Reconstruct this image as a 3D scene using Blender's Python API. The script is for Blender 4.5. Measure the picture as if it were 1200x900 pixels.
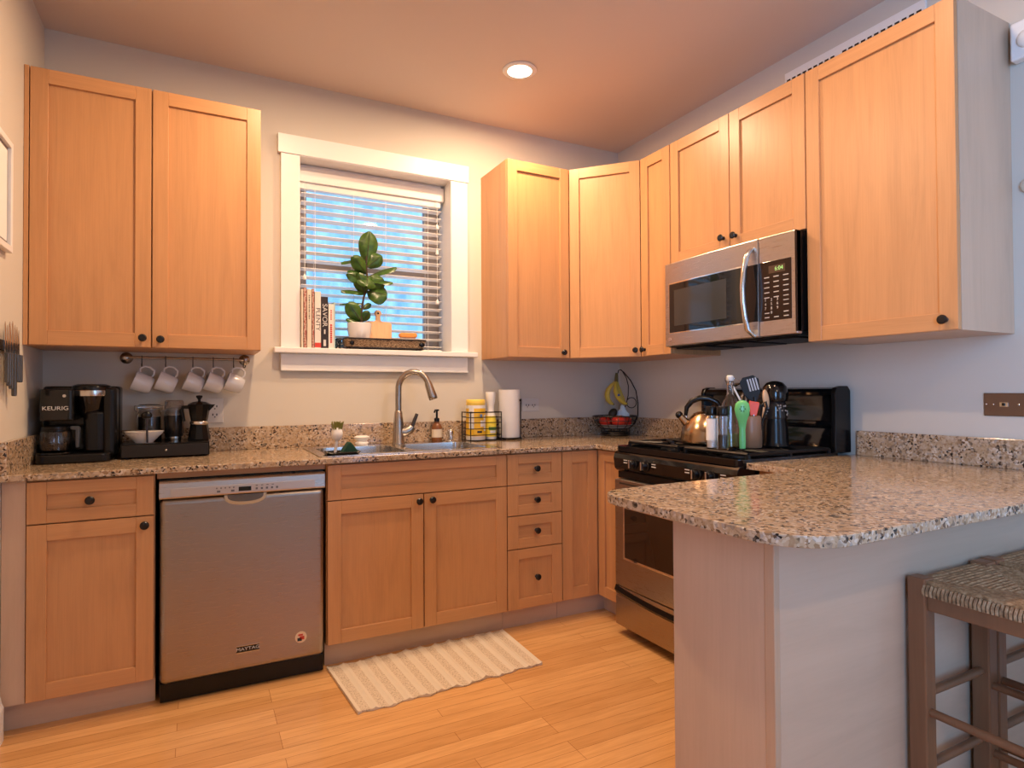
import bpy, bmesh, math, random
from mathutils import Matrix, Vector
random.seed(7)
PI = math.pi
SC = bpy.context.scene
COL = SC.collection
for o in list(bpy.data.objects): bpy.data.objects.remove(o)

# ------------------------------------------------------------------ camera, world, light, exposure
yaw, pitch, roll = (math.radians(a) for a in (27.3779, 0.8232, -0.3028))
fw = Vector((math.sin(yaw)*math.cos(pitch), math.cos(yaw)*math.cos(pitch), math.sin(pitch)))
rt = Vector((math.cos(yaw), -math.sin(yaw), 0)); up = rt.cross(fw)
rt, up = rt*math.cos(roll)+up*math.sin(roll), -rt*math.sin(roll)+up*math.cos(roll)
cd = bpy.data.cameras.new('camera'); cam = bpy.data.objects.new('camera', cd); COL.objects.link(cam)
R = Matrix((rt, up, -fw)).transposed().to_4x4()
cam.matrix_world = Matrix.Translation((0.5965, -3.2796, 1.1681)) @ R
cd.sensor_width = 36; cd.lens = 36*712.27/1200; cd.clip_start = .02
SC.camera = cam
SC.view_settings.view_transform = 'Standard'; SC.view_settings.look = 'None'
SC.view_settings.gamma = 1; SC.view_settings.use_curve_mapping = False
SC.view_settings.exposure = 0.12

W, H = 3.107, 2.7745          # room: left wall X=0, window wall Y=0, right wall X=W
BACK = -5.6
CAN_POWER, CAN_COL = (24, 23, 13, 15), (1, .67, .41)
DAY_POWER, DAY_COL = 84, (.24, .53, 1)
CANS = [(2.019, -.634), (1.00, -.98), (2.05, -2.05), (1.2, -4.3)]  # third lamp is unseen, added to light the peninsula top

world = bpy.data.worlds.new('world'); SC.world = world; world.use_nodes = True
wn = world.node_tree.nodes; wl = world.node_tree.links
bg = wn['Background']
tc = wn.new('ShaderNodeTexCoord'); mp = wn.new('ShaderNodeMapping'); mp.inputs['Scale'].default_value = (30, 30, 9)
nz = wn.new('ShaderNodeTexNoise'); nz.inputs['Scale'].default_value = 1.6; nz.inputs['Detail'].default_value = 6
rp = wn.new('ShaderNodeValToRGB')
rp.color_ramp.elements[0].position = .3; rp.color_ramp.elements[0].color = (.10, .29, .56, 1)
rp.color_ramp.elements[1].position = .72; rp.color_ramp.elements[1].color = (.27, .56, .88, 1)
wl.new(tc.outputs['Generated'], mp.inputs['Vector']); wl.new(mp.outputs['Vector'], nz.inputs['Vector'])
wl.new(nz.outputs['Fac'], rp.inputs['Fac']); wl.new(rp.outputs['Color'], bg.inputs['Color'])
bg.inputs['Strength'].default_value = 2.0

def area(name, loc, direction, sx, sy, power, col, spread=180):
    d = bpy.data.lights.new(name, 'AREA'); d.shape = 'RECTANGLE'; d.size = sx; d.size_y = sy
    d.energy = power; d.color = col; d.spread = math.radians(spread)
    o = bpy.data.objects.new(name, d); COL.objects.link(o); o.location = loc
    o.rotation_euler = Vector(direction).to_track_quat('-Z', 'Y').to_euler(); return o
# daylight from the tall windows of the room behind the camera
area('window_daylight', (.03, -4.25, 1.55), (1, .28, 0), 1.5, 1.8, DAY_POWER, DAY_COL, 112)
area('door_daylight', (2.65, BACK+.05, 1.30), (-.05, 1, 0), .8, 2.2, DAY_POWER*.24, DAY_COL)

# ------------------------------------------------------------------ materials
def mat(name, col=(.8, .8, .8), rough=.5, metal=0, spec=.5, emit=None, es=0, trans=0, ior=1.45, aniso=0, coat=0, alpha=1):
    m = bpy.data.materials.new(name); m.use_nodes = True
    b = m.node_tree.nodes['Principled BSDF']
    b.inputs['Base Color'].default_value = (*col, 1); b.inputs['Roughness'].default_value = rough
    b.inputs['Metallic'].default_value = metal; b.inputs['Specular IOR Level'].default_value = spec
    b.inputs['Transmission Weight'].default_value = trans; b.inputs['IOR'].default_value = ior
    b.inputs['Anisotropic'].default_value = aniso; b.inputs['Coat Weight'].default_value = coat
    b.inputs['Alpha'].default_value = alpha
    if emit: b.inputs['Emission Color'].default_value = (*emit, 1); b.inputs['Emission Strength'].default_value = es
    return m
def nodes(m): return m.node_tree.nodes, m.node_tree.links, m.node_tree.nodes['Principled BSDF']
def noise(m, scale, n=4, detail=5, rough=.55, dist=0):
    N, L, b = nodes(m)
    t = N.new('ShaderNodeTexCoord'); mp = N.new('ShaderNodeMapping'); mp.inputs['Scale'].default_value = scale
    z = N.new('ShaderNodeTexNoise'); z.inputs['Scale'].default_value = n; z.inputs['Detail'].default_value = detail
    z.inputs['Roughness'].default_value = rough; z.inputs['Distortion'].default_value = dist
    L.new(t.outputs['Object'], mp.inputs['Vector']); L.new(mp.outputs['Vector'], z.inputs['Vector']); return z
def ramp(m, src, stops, const=False):
    N, L, b = nodes(m); r = N.new('ShaderNodeValToRGB'); e = r.color_ramp.elements
    if const: r.color_ramp.interpolation = 'CONSTANT'
    while len(e) < len(stops): e.new(.5)
    for q, (p, c) in zip(e, stops): q.position = p; q.color = (*c, 1)
    L.new(src, r.inputs['Fac']); return r
def mixc(m, fac, a, b_, mode='MIX'):
    N, L, b = nodes(m); x = N.new('ShaderNodeMix'); x.data_type = 'RGBA'; x.blend_type = mode
    if isinstance(fac, float): x.inputs[0].default_value = fac
    else: L.new(fac, x.inputs[0])
    L.new(a, x.inputs[6]); L.new(b_, x.inputs[7]); return x.outputs[2]
def bump(m, src, st, dist=.002):
    N, L, b = nodes(m); u = N.new('ShaderNodeBump'); u.inputs['Strength'].default_value = st; u.inputs['Distance'].default_value = dist
    L.new(src, u.inputs['Height']); L.new(u.outputs['Normal'], b.inputs['Normal'])

def wood(name, base, scale, rough=.36, amt=.10, streak=.40):
    m = mat(name, base, rough)
    N, L, b = nodes(m)
    z1 = noise(m, tuple(s*.7 for s in scale), 1.6, 5, .6, 1.2)
    d = tuple(c*(1-amt*1.3) for c in base); l = tuple(min(1, c*(1+amt*.8)) for c in base)
    r1 = ramp(m, z1.outputs['Fac'], [(.28, d), (.5, base), (.75, l)])
    z2 = noise(m, tuple(s*7 if s > 4 else s*1.5 for s in scale), 2.5, 3, .6, .3)
    r2 = ramp(m, z2.outputs['Fac'], [(.3, (.84, .80, .76)), (.6, (1, 1, 1))])
    c = mixc(m, streak, r1.outputs['Color'], r2.outputs['Color'], 'MULTIPLY')
    L.new(c, b.inputs['Base Color']); bump(m, z2.outputs['Fac'], .04, .001); return m
MAPLE = (.57, .29, .125)
maple_v = wood('maple_upright_grain', MAPLE, (13, 13, 1.1))
maple_h = wood('maple_level_grain', MAPLE, (1.1, 1.1, 13))
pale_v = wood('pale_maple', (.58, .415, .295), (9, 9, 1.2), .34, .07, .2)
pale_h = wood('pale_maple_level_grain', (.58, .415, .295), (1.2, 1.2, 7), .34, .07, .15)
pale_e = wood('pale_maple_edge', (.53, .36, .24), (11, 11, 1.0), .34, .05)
stool_wood = wood('stool_wood', (.21, .095, .045), (14, 14, 1.2), .4)
board_wood = wood('board_wood', (.66, .40, .20), (1.5, 12, 12), .5)
light_wood = wood('cutting_board_wood', (.72, .47, .27), (14, 14, 1.5), .5)

floor_m = mat('oak_strip_floor', (.6, .3, .1), .24, coat=.15)
N, L, b = nodes(floor_m)
t = N.new('ShaderNodeTexCoord'); br = N.new('ShaderNodeTexBrick'); L.new(t.outputs['Object'], br.inputs['Vector'])
br.inputs['Scale'].default_value = 1; br.inputs['Brick Width'].default_value = .85; br.inputs['Row Height'].default_value = .057
br.inputs['Mortar Size'].default_value = .0009; br.inputs['Mortar Smooth'].default_value = .3; br.offset = .37; br.offset_frequency = 3
br.inputs['Color1'].default_value = (.70, .39, .16, 1); br.inputs['Color2'].default_value = (.57, .295, .11, 1); br.inputs['Mortar'].default_value = (.28, .12, .04, 1)
zf = noise(floor_m, (2, 26, 2), 2.5, 5, .6, .6)
rf = ramp(floor_m, zf.outputs['Fac'], [(.3, (.80, .76, .70)), (.6, (1.06, 1.06, 1.06))])
L.new(mixc(floor_m, .7, br.outputs['Color'], rf.outputs['Color'], 'MULTIPLY'), b.inputs['Base Color'])

def granite(name):
    m = mat(name, (.5, .4, .3), .12, spec=.5); N, L, b = nodes(m)
    t = N.new('ShaderNodeTexCoord')
    zw = N.new('ShaderNodeTexNoise'); zw.inputs['Scale'].default_value = 60; zw.inputs['Detail'].default_value = 3; L.new(t.outputs['Object'], zw.inputs['Vector'])
    wv = N.new('ShaderNodeVectorMath'); wv.operation = 'MULTIPLY_ADD'; wv.inputs[1].default_value = (.012, .012, .012)
    L.new(zw.outputs['Color'], wv.inputs[0]); L.new(t.outputs['Object'], wv.inputs[2])
    v = N.new('ShaderNodeTexVoronoi'); v.inputs['Scale'].default_value = 150; L.new(wv.outputs[0], v.inputs['Vector'])
    s = N.new('ShaderNodeSeparateColor'); L.new(v.outputs['Color'], s.inputs['Color'])
    r1 = ramp(m, s.outputs[0], [(0, (.022, .018, .016)), (.08, (.10, .058, .035)), (.17, (.30, .185, .10)), (.34, (.46, .33, .21)), (.60, (.52, .40, .28)), (.82, (.36, .31, .26)), (.91, (.62, .53, .42))], True)
    v2 = N.new('ShaderNodeTexVoronoi'); v2.inputs['Scale'].default_value = 75; L.new(wv.outputs[0], v2.inputs['Vector'])
    s2 = N.new('ShaderNodeSeparateColor'); L.new(v2.outputs['Color'], s2.inputs['Color'])
    r2 = ramp(m, s2.outputs[1], [(0, (.05, .035, .025)), (.07, (.42, .29, .17)), (.6, (.50, .38, .27)), (.88, (.26, .20, .15))], True)
    z = N.new('ShaderNodeTexNoise'); z.inputs['Scale'].default_value = 26; z.inputs['Detail'].default_value = 4; L.new(t.outputs['Object'], z.inputs['Vector'])
    f = ramp(m, z.outputs['Fac'], [(.45, (0, 0, 0)), (.6, (.75, .75, .75))])
    L.new(mixc(m, f.outputs['Color'], r1.outputs['Color'], r2.outputs['Color']), b.inputs['Base Color']); return m
gran = granite('speckled_granite')

def steel(name, col, rough, sc):
    m = mat(name, col, rough, 1, aniso=.75); z = noise(m, sc, 4, 4, .6); bump(m, z.outputs['Fac'], .05, .001)
    N, L, b = nodes(m); r = ramp(m, z.outputs['Fac'], [(.3, (rough*.85,)*3), (.7, (rough*1.2,)*3)]); L.new(r.outputs['Color'], b.inputs['Roughness']); tg = N.new('ShaderNodeTangent'); tg.direction_type = 'RADIAL'; tg.axis = 'Z'; L.new(tg.outputs[0], b.inputs['Tangent']); return m
steel_m = steel('brushed_steel', (.54, .49, .44), .30, (3, 3, 160))
steel_d = steel('brushed_steel_cross', (.37, .325, .285), .30, (3, 3, 190))
steel_o = steel('brushed_steel_dark', (.40, .34, .29), .30, (3, 3, 170))
steel_s = mat('satin_steel', (.66, .64, .61), .2, 1)
nickel = mat('brushed_nickel', (.40, .36, .325), .27, 1)
chrome = mat('polished_chrome', (.8, .8, .8), .08, 1)
bronze = mat('bronze_steel', (.45, .31, .185), .22, 1)
white_p = mat('white_trim_paint', (.80, .79, .77), .35)
wall_m = mat('greige_wall_paint', (.62, .575, .50), .75); zz = noise(wall_m, (1, 1, 1), 180, 2); bump(wall_m, zz.outputs['Fac'], .05, .001)
ceil_m = mat('ceiling_paint', (.68, .59, .53), .8); zz = noise(ceil_m, (1, 1, 1), 150, 2); bump(ceil_m, zz.outputs['Fac'], .05, .001)
blk_g = mat('gloss_black', (.004, .004, .0045), .08, coat=.15)
blk_p = mat('black_plastic', (.004, .004, .0045), .22, spec=.4)
blk_m = mat('matt_black', (.007, .0065, .0065), .5, spec=.3)
iron = mat('cast_iron', (.005, .0055, .007), .33)
wire_m = mat('dark_bronze_wire', (.025, .020, .018), .35, .6)
knob_m = mat('black_knob', (.012, .010, .010), .25)
dark_gl = mat('dark_glass', (.012, .012, .013), .04)
oven_gl = mat('oven_glass', (.03, .016, .010), .04)
glass = mat('clear_glass', (1, 1, 1), .02, trans=1)
pane_m = bpy.data.materials.new('window_glass'); pane_m.use_nodes = True
N, L = pane_m.node_tree.nodes, pane_m.node_tree.links
N.remove(N['Principled BSDF']); tr = N.new('ShaderNodeBsdfTransparent'); gl = N.new('ShaderNodeBsdfGlossy'); mx = N.new('ShaderNodeMixShader')
gl.inputs['Roughness'].default_value = .03; mx.inputs[0].default_value = .06
L.new(tr.outputs[0], mx.inputs[1]); L.new(gl.outputs[0], mx.inputs[2]); L.new(mx.outputs[0], N['Material Output'].inputs['Surface'])
ceramic = mat('white_ceramic', (.74, .74, .74), .12)
paper = mat('white_paper', (.82, .80, .77), .8)
plastic_w = mat('white_plastic', (.78, .77, .75), .35)
plate_w = mat('outlet_white', (.62, .60, .57), .4)
slat_m = mat('blind_slat', (.84, .80, .76), .45)
cord_m = mat('cord', (.85, .82, .78), .7)
yellow = mat('yellow_label', (.85, .50, .03), .4)
orange_w = mat('orange_wood', (.72, .32, .07), .45)
amber = mat('amber_plastic', (.22, .08, .025), .15)
green_d = mat('dark_green_sponge', (.012, .055, .035), .9)
green_l = mat('light_green_enamel', (.15, .52, .17), .25)
moss = mat('olive_green', (.22, .22, .05), .8)
red_m = mat('red_fruit', (.55, .035, .02), .22)
red_s = mat('red_silicone', (.72, .08, .025), .4)
banana_m = mat('banana_skin', (.52, .40, .05), .45)
banana_t = mat('banana_stem', (.10, .09, .02), .6)
avocado_m = mat('avocado_skin', (.02, .018, .012), .5)
blue_b = mat('pale_bag', (.50, .66, .78), .3)
oil_m = mat('olive_oil', (.42, .30, .02), .05, trans=.6)
crock_m = mat('brown_glaze', (.27, .15, .085), .35)
coffee_m = mat('coffee_beans', (.018, .010, .006), .5)
smoke_gl = mat('smoked_plastic', (.016, .014, .014), .08)
leaf_m = mat('leaf_green', (.055, .15, .018), .32); zl = noise(leaf_m, (1, 1, 1), 30, 4)
rl = ramp(leaf_m, zl.outputs['Fac'], [(.3, (.016, .052, .008)), (.7, (.065, .145, .020))]); leaf_m.node_tree.links.new(rl.outputs['Color'], nodes(leaf_m)[2].inputs['Base Color'])
stem_m = mat('plant_stem', (.05, .03, .018), .7)
soil_m = mat('soil', (.03, .02, .014), .9)
wick_m = mat('woven_tray', (.22, .14, .075), .6); zk = noise(wick_m, (60, 60, 160), 2, 3)
rk = ramp(wick_m, zk.outputs['Fac'], [(.35, (.05, .03, .015)), (.5, (.30, .19, .10)), (.7, (.55, .42, .27))]); wick_m.node_tree.links.new(rk.outputs['Color'], nodes(wick_m)[2].inputs['Base Color'])
rush_m = mat('rush', (.27, .18, .10), .65); zr = noise(rush_m, (1, 1, 1), 90, 4)
rr = ramp(rush_m, zr.outputs['Fac'], [(.3, (.13, .07, .032)), (.5, (.30, .175, .085)), (.72, (.46, .33, .20))]); rush_m.node_tree.links.new(rr.outputs['Color'], nodes(rush_m)[2].inputs['Base Color'])
rug_m = mat('cream_cotton', (.62, .51, .39), .95); zr = noise(rug_m, (1, 1, 1), 160, 3)
rr = ramp(rug_m, zr.outputs['Fac'], [(.35, (.42, .33, .24)), (.55, (.68, .57, .44))]); rug_m.node_tree.links.new(rr.outputs['Color'], nodes(rug_m)[2].inputs['Base Color']); bump(rug_m, zr.outputs['Fac'], .5, .004)
rib_m = mat('cotton_rib', (.70, .61, .49), .95); zr = noise(rib_m, (1, 1, 1), 220, 2); bump(rib_m, zr.outputs['Fac'], .4, .003)
lens_m = mat('lamp_lens', (1, 1, 1), .3, emit=(1, .86, .62), es=14)
lcd_m = mat('lit_digits', (.02, .02, .02), .3, emit=(.55, .9, .25), es=1.0)
lcd_bg = mat('display_window', (.09, .055, .035), .2)
ink_w = mat('white_print', (.62, .60, .57), .5)
ink_k = mat('dark_print', (.03, .03, .03), .5)
ink_r = mat('red_print', (.55, .05, .03), .5)
cream = mat('cream_cover', (.70, .62, .50), .6)
book_w = mat('white_cover', (.74, .70, .65), .55)
book_r = mat('red_patterned_cover', (.32, .09, .07), .6); zb = noise(book_r, (1, 1, 1), 90, 3)
rb = ramp(book_r, zb.outputs['Fac'], [(.42, (.28, .05, .04)), (.56, (.55, .38, .30))]); book_r.node_tree.links.new(rb.outputs['Color'], nodes(book_r)[2].inputs['Base Color'])
book_k = mat('black_cover', (.022, .014, .014), .5)
book_t = mat('teal_cover', (.42, .58, .58), .6)
sticker_m = mat('cream_sticker', (.75, .60, .42), .5)
plate_b = mat('bronze_plate', (.20, .15, .12), .32, .8)
wool_gap = mat('shadow_gap', (.03, .02, .015), .8)

# ------------------------------------------------------------------ geometry helpers
RX = {}                                      # root / part -> world matrix of its frame
class MB:
    def __init__(s): s.v = []; s.f = []; s.m = []; s.s = []
    def add(s, vs, fs, mi=0, smooth=False, M=None):
        n = len(s.v); s.v += [(M @ Vector(v)) if M else Vector(v) for v in vs]
        for f in fs: s.f.append([n+i for i in f]); s.m.append(mi); s.s.append(smooth)
        return s
    def box(s, x0, x1, y0, y1, z0, z1, mi=0, M=None):
        vs = [(x, y, z) for x in (x0, x1) for y in (y0, y1) for z in (z0, z1)]
        return s.add(vs, [(0, 1, 3, 2), (4, 6, 7, 5), (0, 4, 5, 1), (2, 3, 7, 6), (0, 2, 6, 4), (1, 5, 7, 3)], mi, False, M)
    def lathe(s, prof, seg=24, mi=0, M=None, c=(0, 0, 0), smooth=True, sx=1, sy=1, wob=None):
        vs = []; fs = []; idx = []
        for k, (r, z) in enumerate(prof):
            if r < 1e-6: idx.append([len(vs)]); vs.append((c[0], c[1], c[2]+z))
            else:
                idx.append(list(range(len(vs), len(vs)+seg)))
                for i in range(seg):
                    a = 2*PI*i/seg; q = r*(wob(a, z) if wob else 1)
                    vs.append((c[0]+q*math.cos(a)*sx, c[1]+q*math.sin(a)*sy, c[2]+z))
        for a, b_ in zip(idx, idx[1:]):
            for i in range(seg):
                j = (i+1) % seg
                if len(a) == 1 and len(b_) == 1: continue
                if len(a) == 1: fs.append((a[0], b_[j], b_[i]))
                elif len(b_) == 1: fs.append((a[i], a[j], b_[0]))
                else: fs.append((a[i], a[j], b_[j], b_[i]))
        if len(idx[0]) > 1 and prof[0] != prof[-1]: fs.append(tuple(reversed(idx[0])))
        if len(idx[-1]) > 1 and prof[0] != prof[-1]: fs.append(tuple(idx[-1]))
        return s.add(vs, fs, mi, smooth, M)
    def cyl(s, c, r, h, seg=24, mi=0, M=None, r2=None):
        return s.lathe([(r, 0), (r if r2 is None else r2, h)], seg, mi, M, c)
    def ball(s, c, r, mi=0, M=None, sc=(1, 1, 1), seg=20):
        n = 10; pr = [(r*math.sin(PI*i/n), -r*math.cos(PI*i/n)*sc[2]) for i in range(n+1)]
        pr[0] = (0, pr[0][1]); pr[-1] = (0, pr[-1][1])
        return s.lathe(pr, seg, mi, M, c, True, sc[0], sc[1])
    def tube(s, pts, r, seg=8, mi=0, closed=False, M=None, flat=1):
        P = [Vector(p) for p in pts]; n = len(P); rs = r if isinstance(r, (list, tuple)) else [r]*n
        T = []
        for i in range(n):
            a = P[i-1] if (i or closed) else P[i]; b_ = P[(i+1) % n] if (i < n-1 or closed) else P[i]
            T.append((b_-a).normalized())
        u = T[0].orthogonal().normalized(); vs = []; fs = []
        for i in range(n):
            u = (u - T[i]*u.dot(T[i])); u = u.normalized() if u.length > 1e-6 else T[i].orthogonal().normalized()
            w = T[i].cross(u)
            for k in range(seg):
                a = 2*PI*k/seg; vs.append(P[i]+u*math.cos(a)*rs[i]+w*math.sin(a)*rs[i]*flat)
        for i in range(n if closed else n-1):
            j = (i+1) % n
            for k in range(seg):
                l = (k+1) % seg; fs.append((i*seg+k, i*seg+l, j*seg+l, j*seg+k))
        if not closed: fs.append(tuple(range(seg-1, -1, -1))); fs.append(tuple((n-1)*seg+k for k in range(seg)))
        return s.add(vs, fs, mi, True, M)
    def prism(s, poly, lo, hi, axis='z', mi=0, M=None, smooth=False):
        n = len(poly)
        def p(a, b_, h): return {'z': (a, b_, h), 'x': (h, a, b_), 'y': (a, h, b_)}[axis]
        vs = [p(a, b_, lo) for a, b_ in poly]+[p(a, b_, hi) for a, b_ in poly]
        fs = [tuple(range(n-1, -1, -1)), tuple(range(n, 2*n))]+[(i, (i+1) % n, n+(i+1) % n, n+i) for i in range(n)]
        return s.add(vs, fs, mi, smooth, M)
    def slab(s, outer, holes, z0, z1, mi=0):
        bm = bmesh.new()
        for loop in [outer]+holes:
            vv = [bm.verts.new((x, y, 0)) for x, y in loop]
            for i in range(len(vv)): bm.edges.new((vv[i-1], vv[i]))
        bmesh.ops.triangle_fill(bm, use_beauty=True, edges=bm.edges[:])
        bm.verts.index_update(); n = len(bm.verts)
        vs = [(v.co.x, v.co.y, z1) for v in bm.verts]+[(v.co.x, v.co.y, z0) for v in bm.verts]
        fs = []
        for f in bm.faces:
            q = [v.index for v in f.verts]; fs.append(q); fs.append([n+i for i in reversed(q)])
        for e in bm.edges:
            if len(e.link_faces) == 1: a, b_ = e.verts[0].index, e.verts[1].index; fs.append([a, b_, n+b_, n+a])
        bm.free(); return s.add(vs, fs, mi)
    def loft(s, loops, mi=0, smooth=True, cap0=False, cap1=False, M=None):
        n = len(loops[0]); vs = [p for l in loops for p in l]; fs = []
        for i in range(len(loops)-1):
            for k in range(n): fs.append((i*n+k, i*n+(k+1) % n, (i+1)*n+(k+1) % n, (i+1)*n+k))
        if cap0: fs.append(tuple(range(n)))
        if cap1: fs.append(tuple((len(loops)-1)*n+k for k in range(n)))
        return s.add(vs, fs, mi, smooth, M)
    def build(s, name, mats, parent=None, bevel=0, seg=2, local=False, sharp=40, sub=0):
        me = bpy.data.meshes.new(name)
        vs = s.v
        if parent is not None and not local:
            inv = RX[parent].inverted(); vs = [inv @ v for v in vs]
        me.from_pydata([tuple(v) for v in vs], [], s.f)
        for m in (mats if isinstance(mats, (list, tuple)) else [mats]): me.materials.append(m)
        for p, mi, sm in zip(me.polygons, s.m, s.s): p.material_index = mi; p.use_smooth = sm
        bm = bmesh.new(); bm.from_mesh(me); bmesh.ops.recalc_face_normals(bm, faces=bm.faces[:]); bm.to_mesh(me); bm.free()
        if any(s.s): me.set_sharp_from_angle(angle=math.radians(sharp))
        o = bpy.data.objects.new(name, me); COL.objects.link(o)
        if parent is not None: o.parent = parent; RX[o] = RX[parent]
        else: RX[o] = Matrix()
        if sub: md = o.modifiers.new('sub', 'SUBSURF'); md.levels = md.render_levels = sub
        if bevel:
            md = o.modifiers.new('bevel', 'BEVEL'); md.width = bevel; md.segments = seg; md.limit_method = 'ANGLE'; md.angle_limit = math.radians(40)
        return o
def tag(o, label=None, cat=None, group=None, kind=None):
    if label: o['label'] = label
    if cat: o['category'] = cat
    if group: o['group'] = group
    if kind: o['kind'] = kind
    return o
def thing(name, label, cat, loc=(0, 0, 0), rz=0, group=None):
    o = bpy.data.objects.new(name, None); COL.objects.link(o); o.empty_display_size = .05
    o.location = loc; o.rotation_euler = (0, 0, rz); RX[o] = Matrix.Translation(loc) @ Matrix.Rotation(rz, 4, 'Z')
    return tag(o, label, cat, group)
def kids(o): return [c for c in bpy.data.objects if c.parent == o]
def dup(o, loc, rz=0, label=None, rot=None):
    def cp(a, p):
        c = a.copy(); COL.objects.link(c); c.parent = p
        for k in kids(a): cp(k, c)
        return c
    r = cp(o, None); r.location = loc; r.rotation_euler = rot or (0, 0, rz)
    if label: r['label'] = label
    return r
def text(body, size, parent, mt, M, name='lettering', depth=.0006, ax='CENTER', sx=1):
    cu = bpy.data.curves.new(name, 'FONT'); cu.body = body; cu.size = size; cu.align_x = ax; cu.align_y = 'CENTER'; cu.extrude = depth
    t = bpy.data.objects.new('t', cu); COL.objects.link(t); bpy.context.view_layer.update()
    me = bpy.data.meshes.new_from_object(t.evaluated_get(bpy.context.evaluated_depsgraph_get()))
    bpy.data.objects.remove(t)
    MM = RX[parent].inverted() @ M @ Matrix.Diagonal((sx, 1, 1, 1)); me.transform(MM); me.materials.clear(); me.materials.append(mt)
    o = bpy.data.objects.new(name, me); COL.objects.link(o); o.parent = parent; RX[o] = RX[parent]; me.name = name; return o
def frame(o, x, y, z): return Matrix(((x[0], y[0], z[0], o[0]), (x[1], y[1], z[1], o[1]), (x[2], y[2], z[2], o[2]), (0, 0, 0, 1)))
def face_y(x, y, z): return frame((x, y, z), (1, 0, 0), (0, 0, 1), (0, -1, 0))       # lettering that faces the room from the window wall
def face_x(x, y, z): return frame((x, y, z), (0, -1, 0), (0, 0, 1), (-1, 0, 0))      # lettering that faces the room from the right wall
def rrect(x0, x1, y0, y1, r, n=5):
    out = []
    for cx, cy, a0 in ((x1-r, y1-r, 0), (x0+r, y1-r, 90), (x0+r, y0+r, 180), (x1-r, y0+r, 270)):
        for i in range(n+1): a = math.radians(a0+90*i/n); out.append((cx+r*math.cos(a), cy+r*math.sin(a)))
    return out
def arc(cx, cz, r, a0, a1, n): return [(cx+r*math.cos(math.radians(a0+(a1-a0)*i/n)), cz+r*math.sin(math.radians(a0+(a1-a0)*i/n))) for i in range(n+1)]
def struct(o): o['kind'] = 'structure'; return o

# ------------------------------------------------------------------ room
struct(MB().box(-.2, W+.2, BACK, .25, -.06, 0).build('floor', floor_m))
struct(MB().box(-.2, W+.2, BACK, .25, H, H+.08).build('ceiling', ceil_m))
struct(MB().box(-.15, 0, BACK, .25, 0, H).build('wall_left', wall_m))
struct(MB().box(W, W+.15, BACK, .25, 0, H).build('wall_right', wall_m))
WX0, WX1, WZ0, WZ1 = 1.062, 1.896, 1.375, 2.395
struct(MB().box(-.15, W+.15, BACK-.15, BACK, 0, H).build('wall_front', wall_m))
wb = MB()
wb.box(0, WX0, 0, .25, 0, H); wb.box(WX1, W, 0, .25, 0, H); wb.box(WX0, WX1, 0, .25, 0, WZ0); wb.box(WX0, WX1, 0, .25, WZ1, H)
struct(wb.build('wall_back', wall_m))
bb = MB(); bb.prism([(0, 0), (.016, 0), (.016, .11), (.011, .125), (.006, .15), (0, .152)], BACK, -.64, 'y')
struct(bb.build('baseboard_left', white_p))

win = thing('window_1', None, None, (1.48, 0, 1.4)); struct(win)
cs = MB()
cs.box(.956, 2.006, -.026, 0, 2.395, 2.493); cs.box(.97, 1.062, -.021, 0, 1.403, 2.395); cs.box(1.896, 1.998, -.021, 0, 1.403, 2.395)
cs.build('casing', white_p, win, .003)
MB().box(.935, 2.043, -.062, .0, 1.375, 1.403).box(1.064, 1.894, -.001, .21, 1.375, 1.403).build('window_sill', white_p, win, .004)
MB().box(.97, 1.996, -.020, 0, 1.285, 1.374).box(.97, 1.996, -.026, 0, 1.285, 1.297).build('apron', white_p, win, .003)
jb = MB().box(1.062, 1.064, -.02, .24, 1.403, 2.395).box(1.894, 1.896, -.02, .24, 1.403, 2.395).box(1.062, 1.896, -.02, .24, 2.392, 2.395)
jb.build('jamb', white_p, win)
sash = MB()
sash.box(1.066, 1.125, .18, .215, 1.403, 2.39).box(1.80, 1.892, .18, .215, 1.403, 2.39).box(1.125, 1.80, .18, .215, 2.33, 2.39).box(1.125, 1.80, .18, .215, 1.403, 1.46).box(1.125, 1.80, .17, .215, 1.855, 1.905)
sash.build('sash', mat('sash_backlit_shade', (.33, .27, .225), .5), win, .003)  # brown-grey colour paints in the shade on the backlit sash
MB().box(1.125, 1.80, .196, .200, 1.905, 2.33).build('upper_pane', pane_m, win)
MB().box(1.125, 1.80, .196, .200, 1.46, 1.855).build('lower_pane', pane_m, win)

# ------------------------------------------------------------------ recessed ceiling lamps
def can(i, x, y):
    lab = ['round recessed ceiling lamp glowing above the corner wall cabinets', 'round recessed ceiling lamp above the mugs and coffee maker',
           'unseen round recessed ceiling lamp added above the granite peninsula', 'round recessed ceiling lamp in the ceiling far behind the stools'][i]
    t = thing('ceiling_lamp', lab, 'ceiling lamp', (x, y, H), 0)
    tr = MB(); tr.lathe([(.062, -.001), (.083, -.001), (.086, -.004), (.083, -.007), (.066, -.010), (.060, -.008), (.062, -.001)], 40, 0, None, (x, y, H))
    tr.build('trim_ring', white_p, t)
    MB().lathe([(0, -.003), (.061, -.003), (.061, -.001), (0, -.001)], 40, 0, None, (x, y, H)).build('lens', lens_m, t)
    d = bpy.data.lights.new('lamp_light', 'AREA'); d.shape = 'DISK'; d.size = .11; d.energy = CAN_POWER[i]; d.color = CAN_COL; d.spread = math.radians(178)
    o = bpy.data.objects.new('lamp_light', d); COL.objects.link(o); o.parent = t; o.location = (0, 0, -.014)
for i, (x, y) in enumerate(CANS): can(i, x, y)

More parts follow.
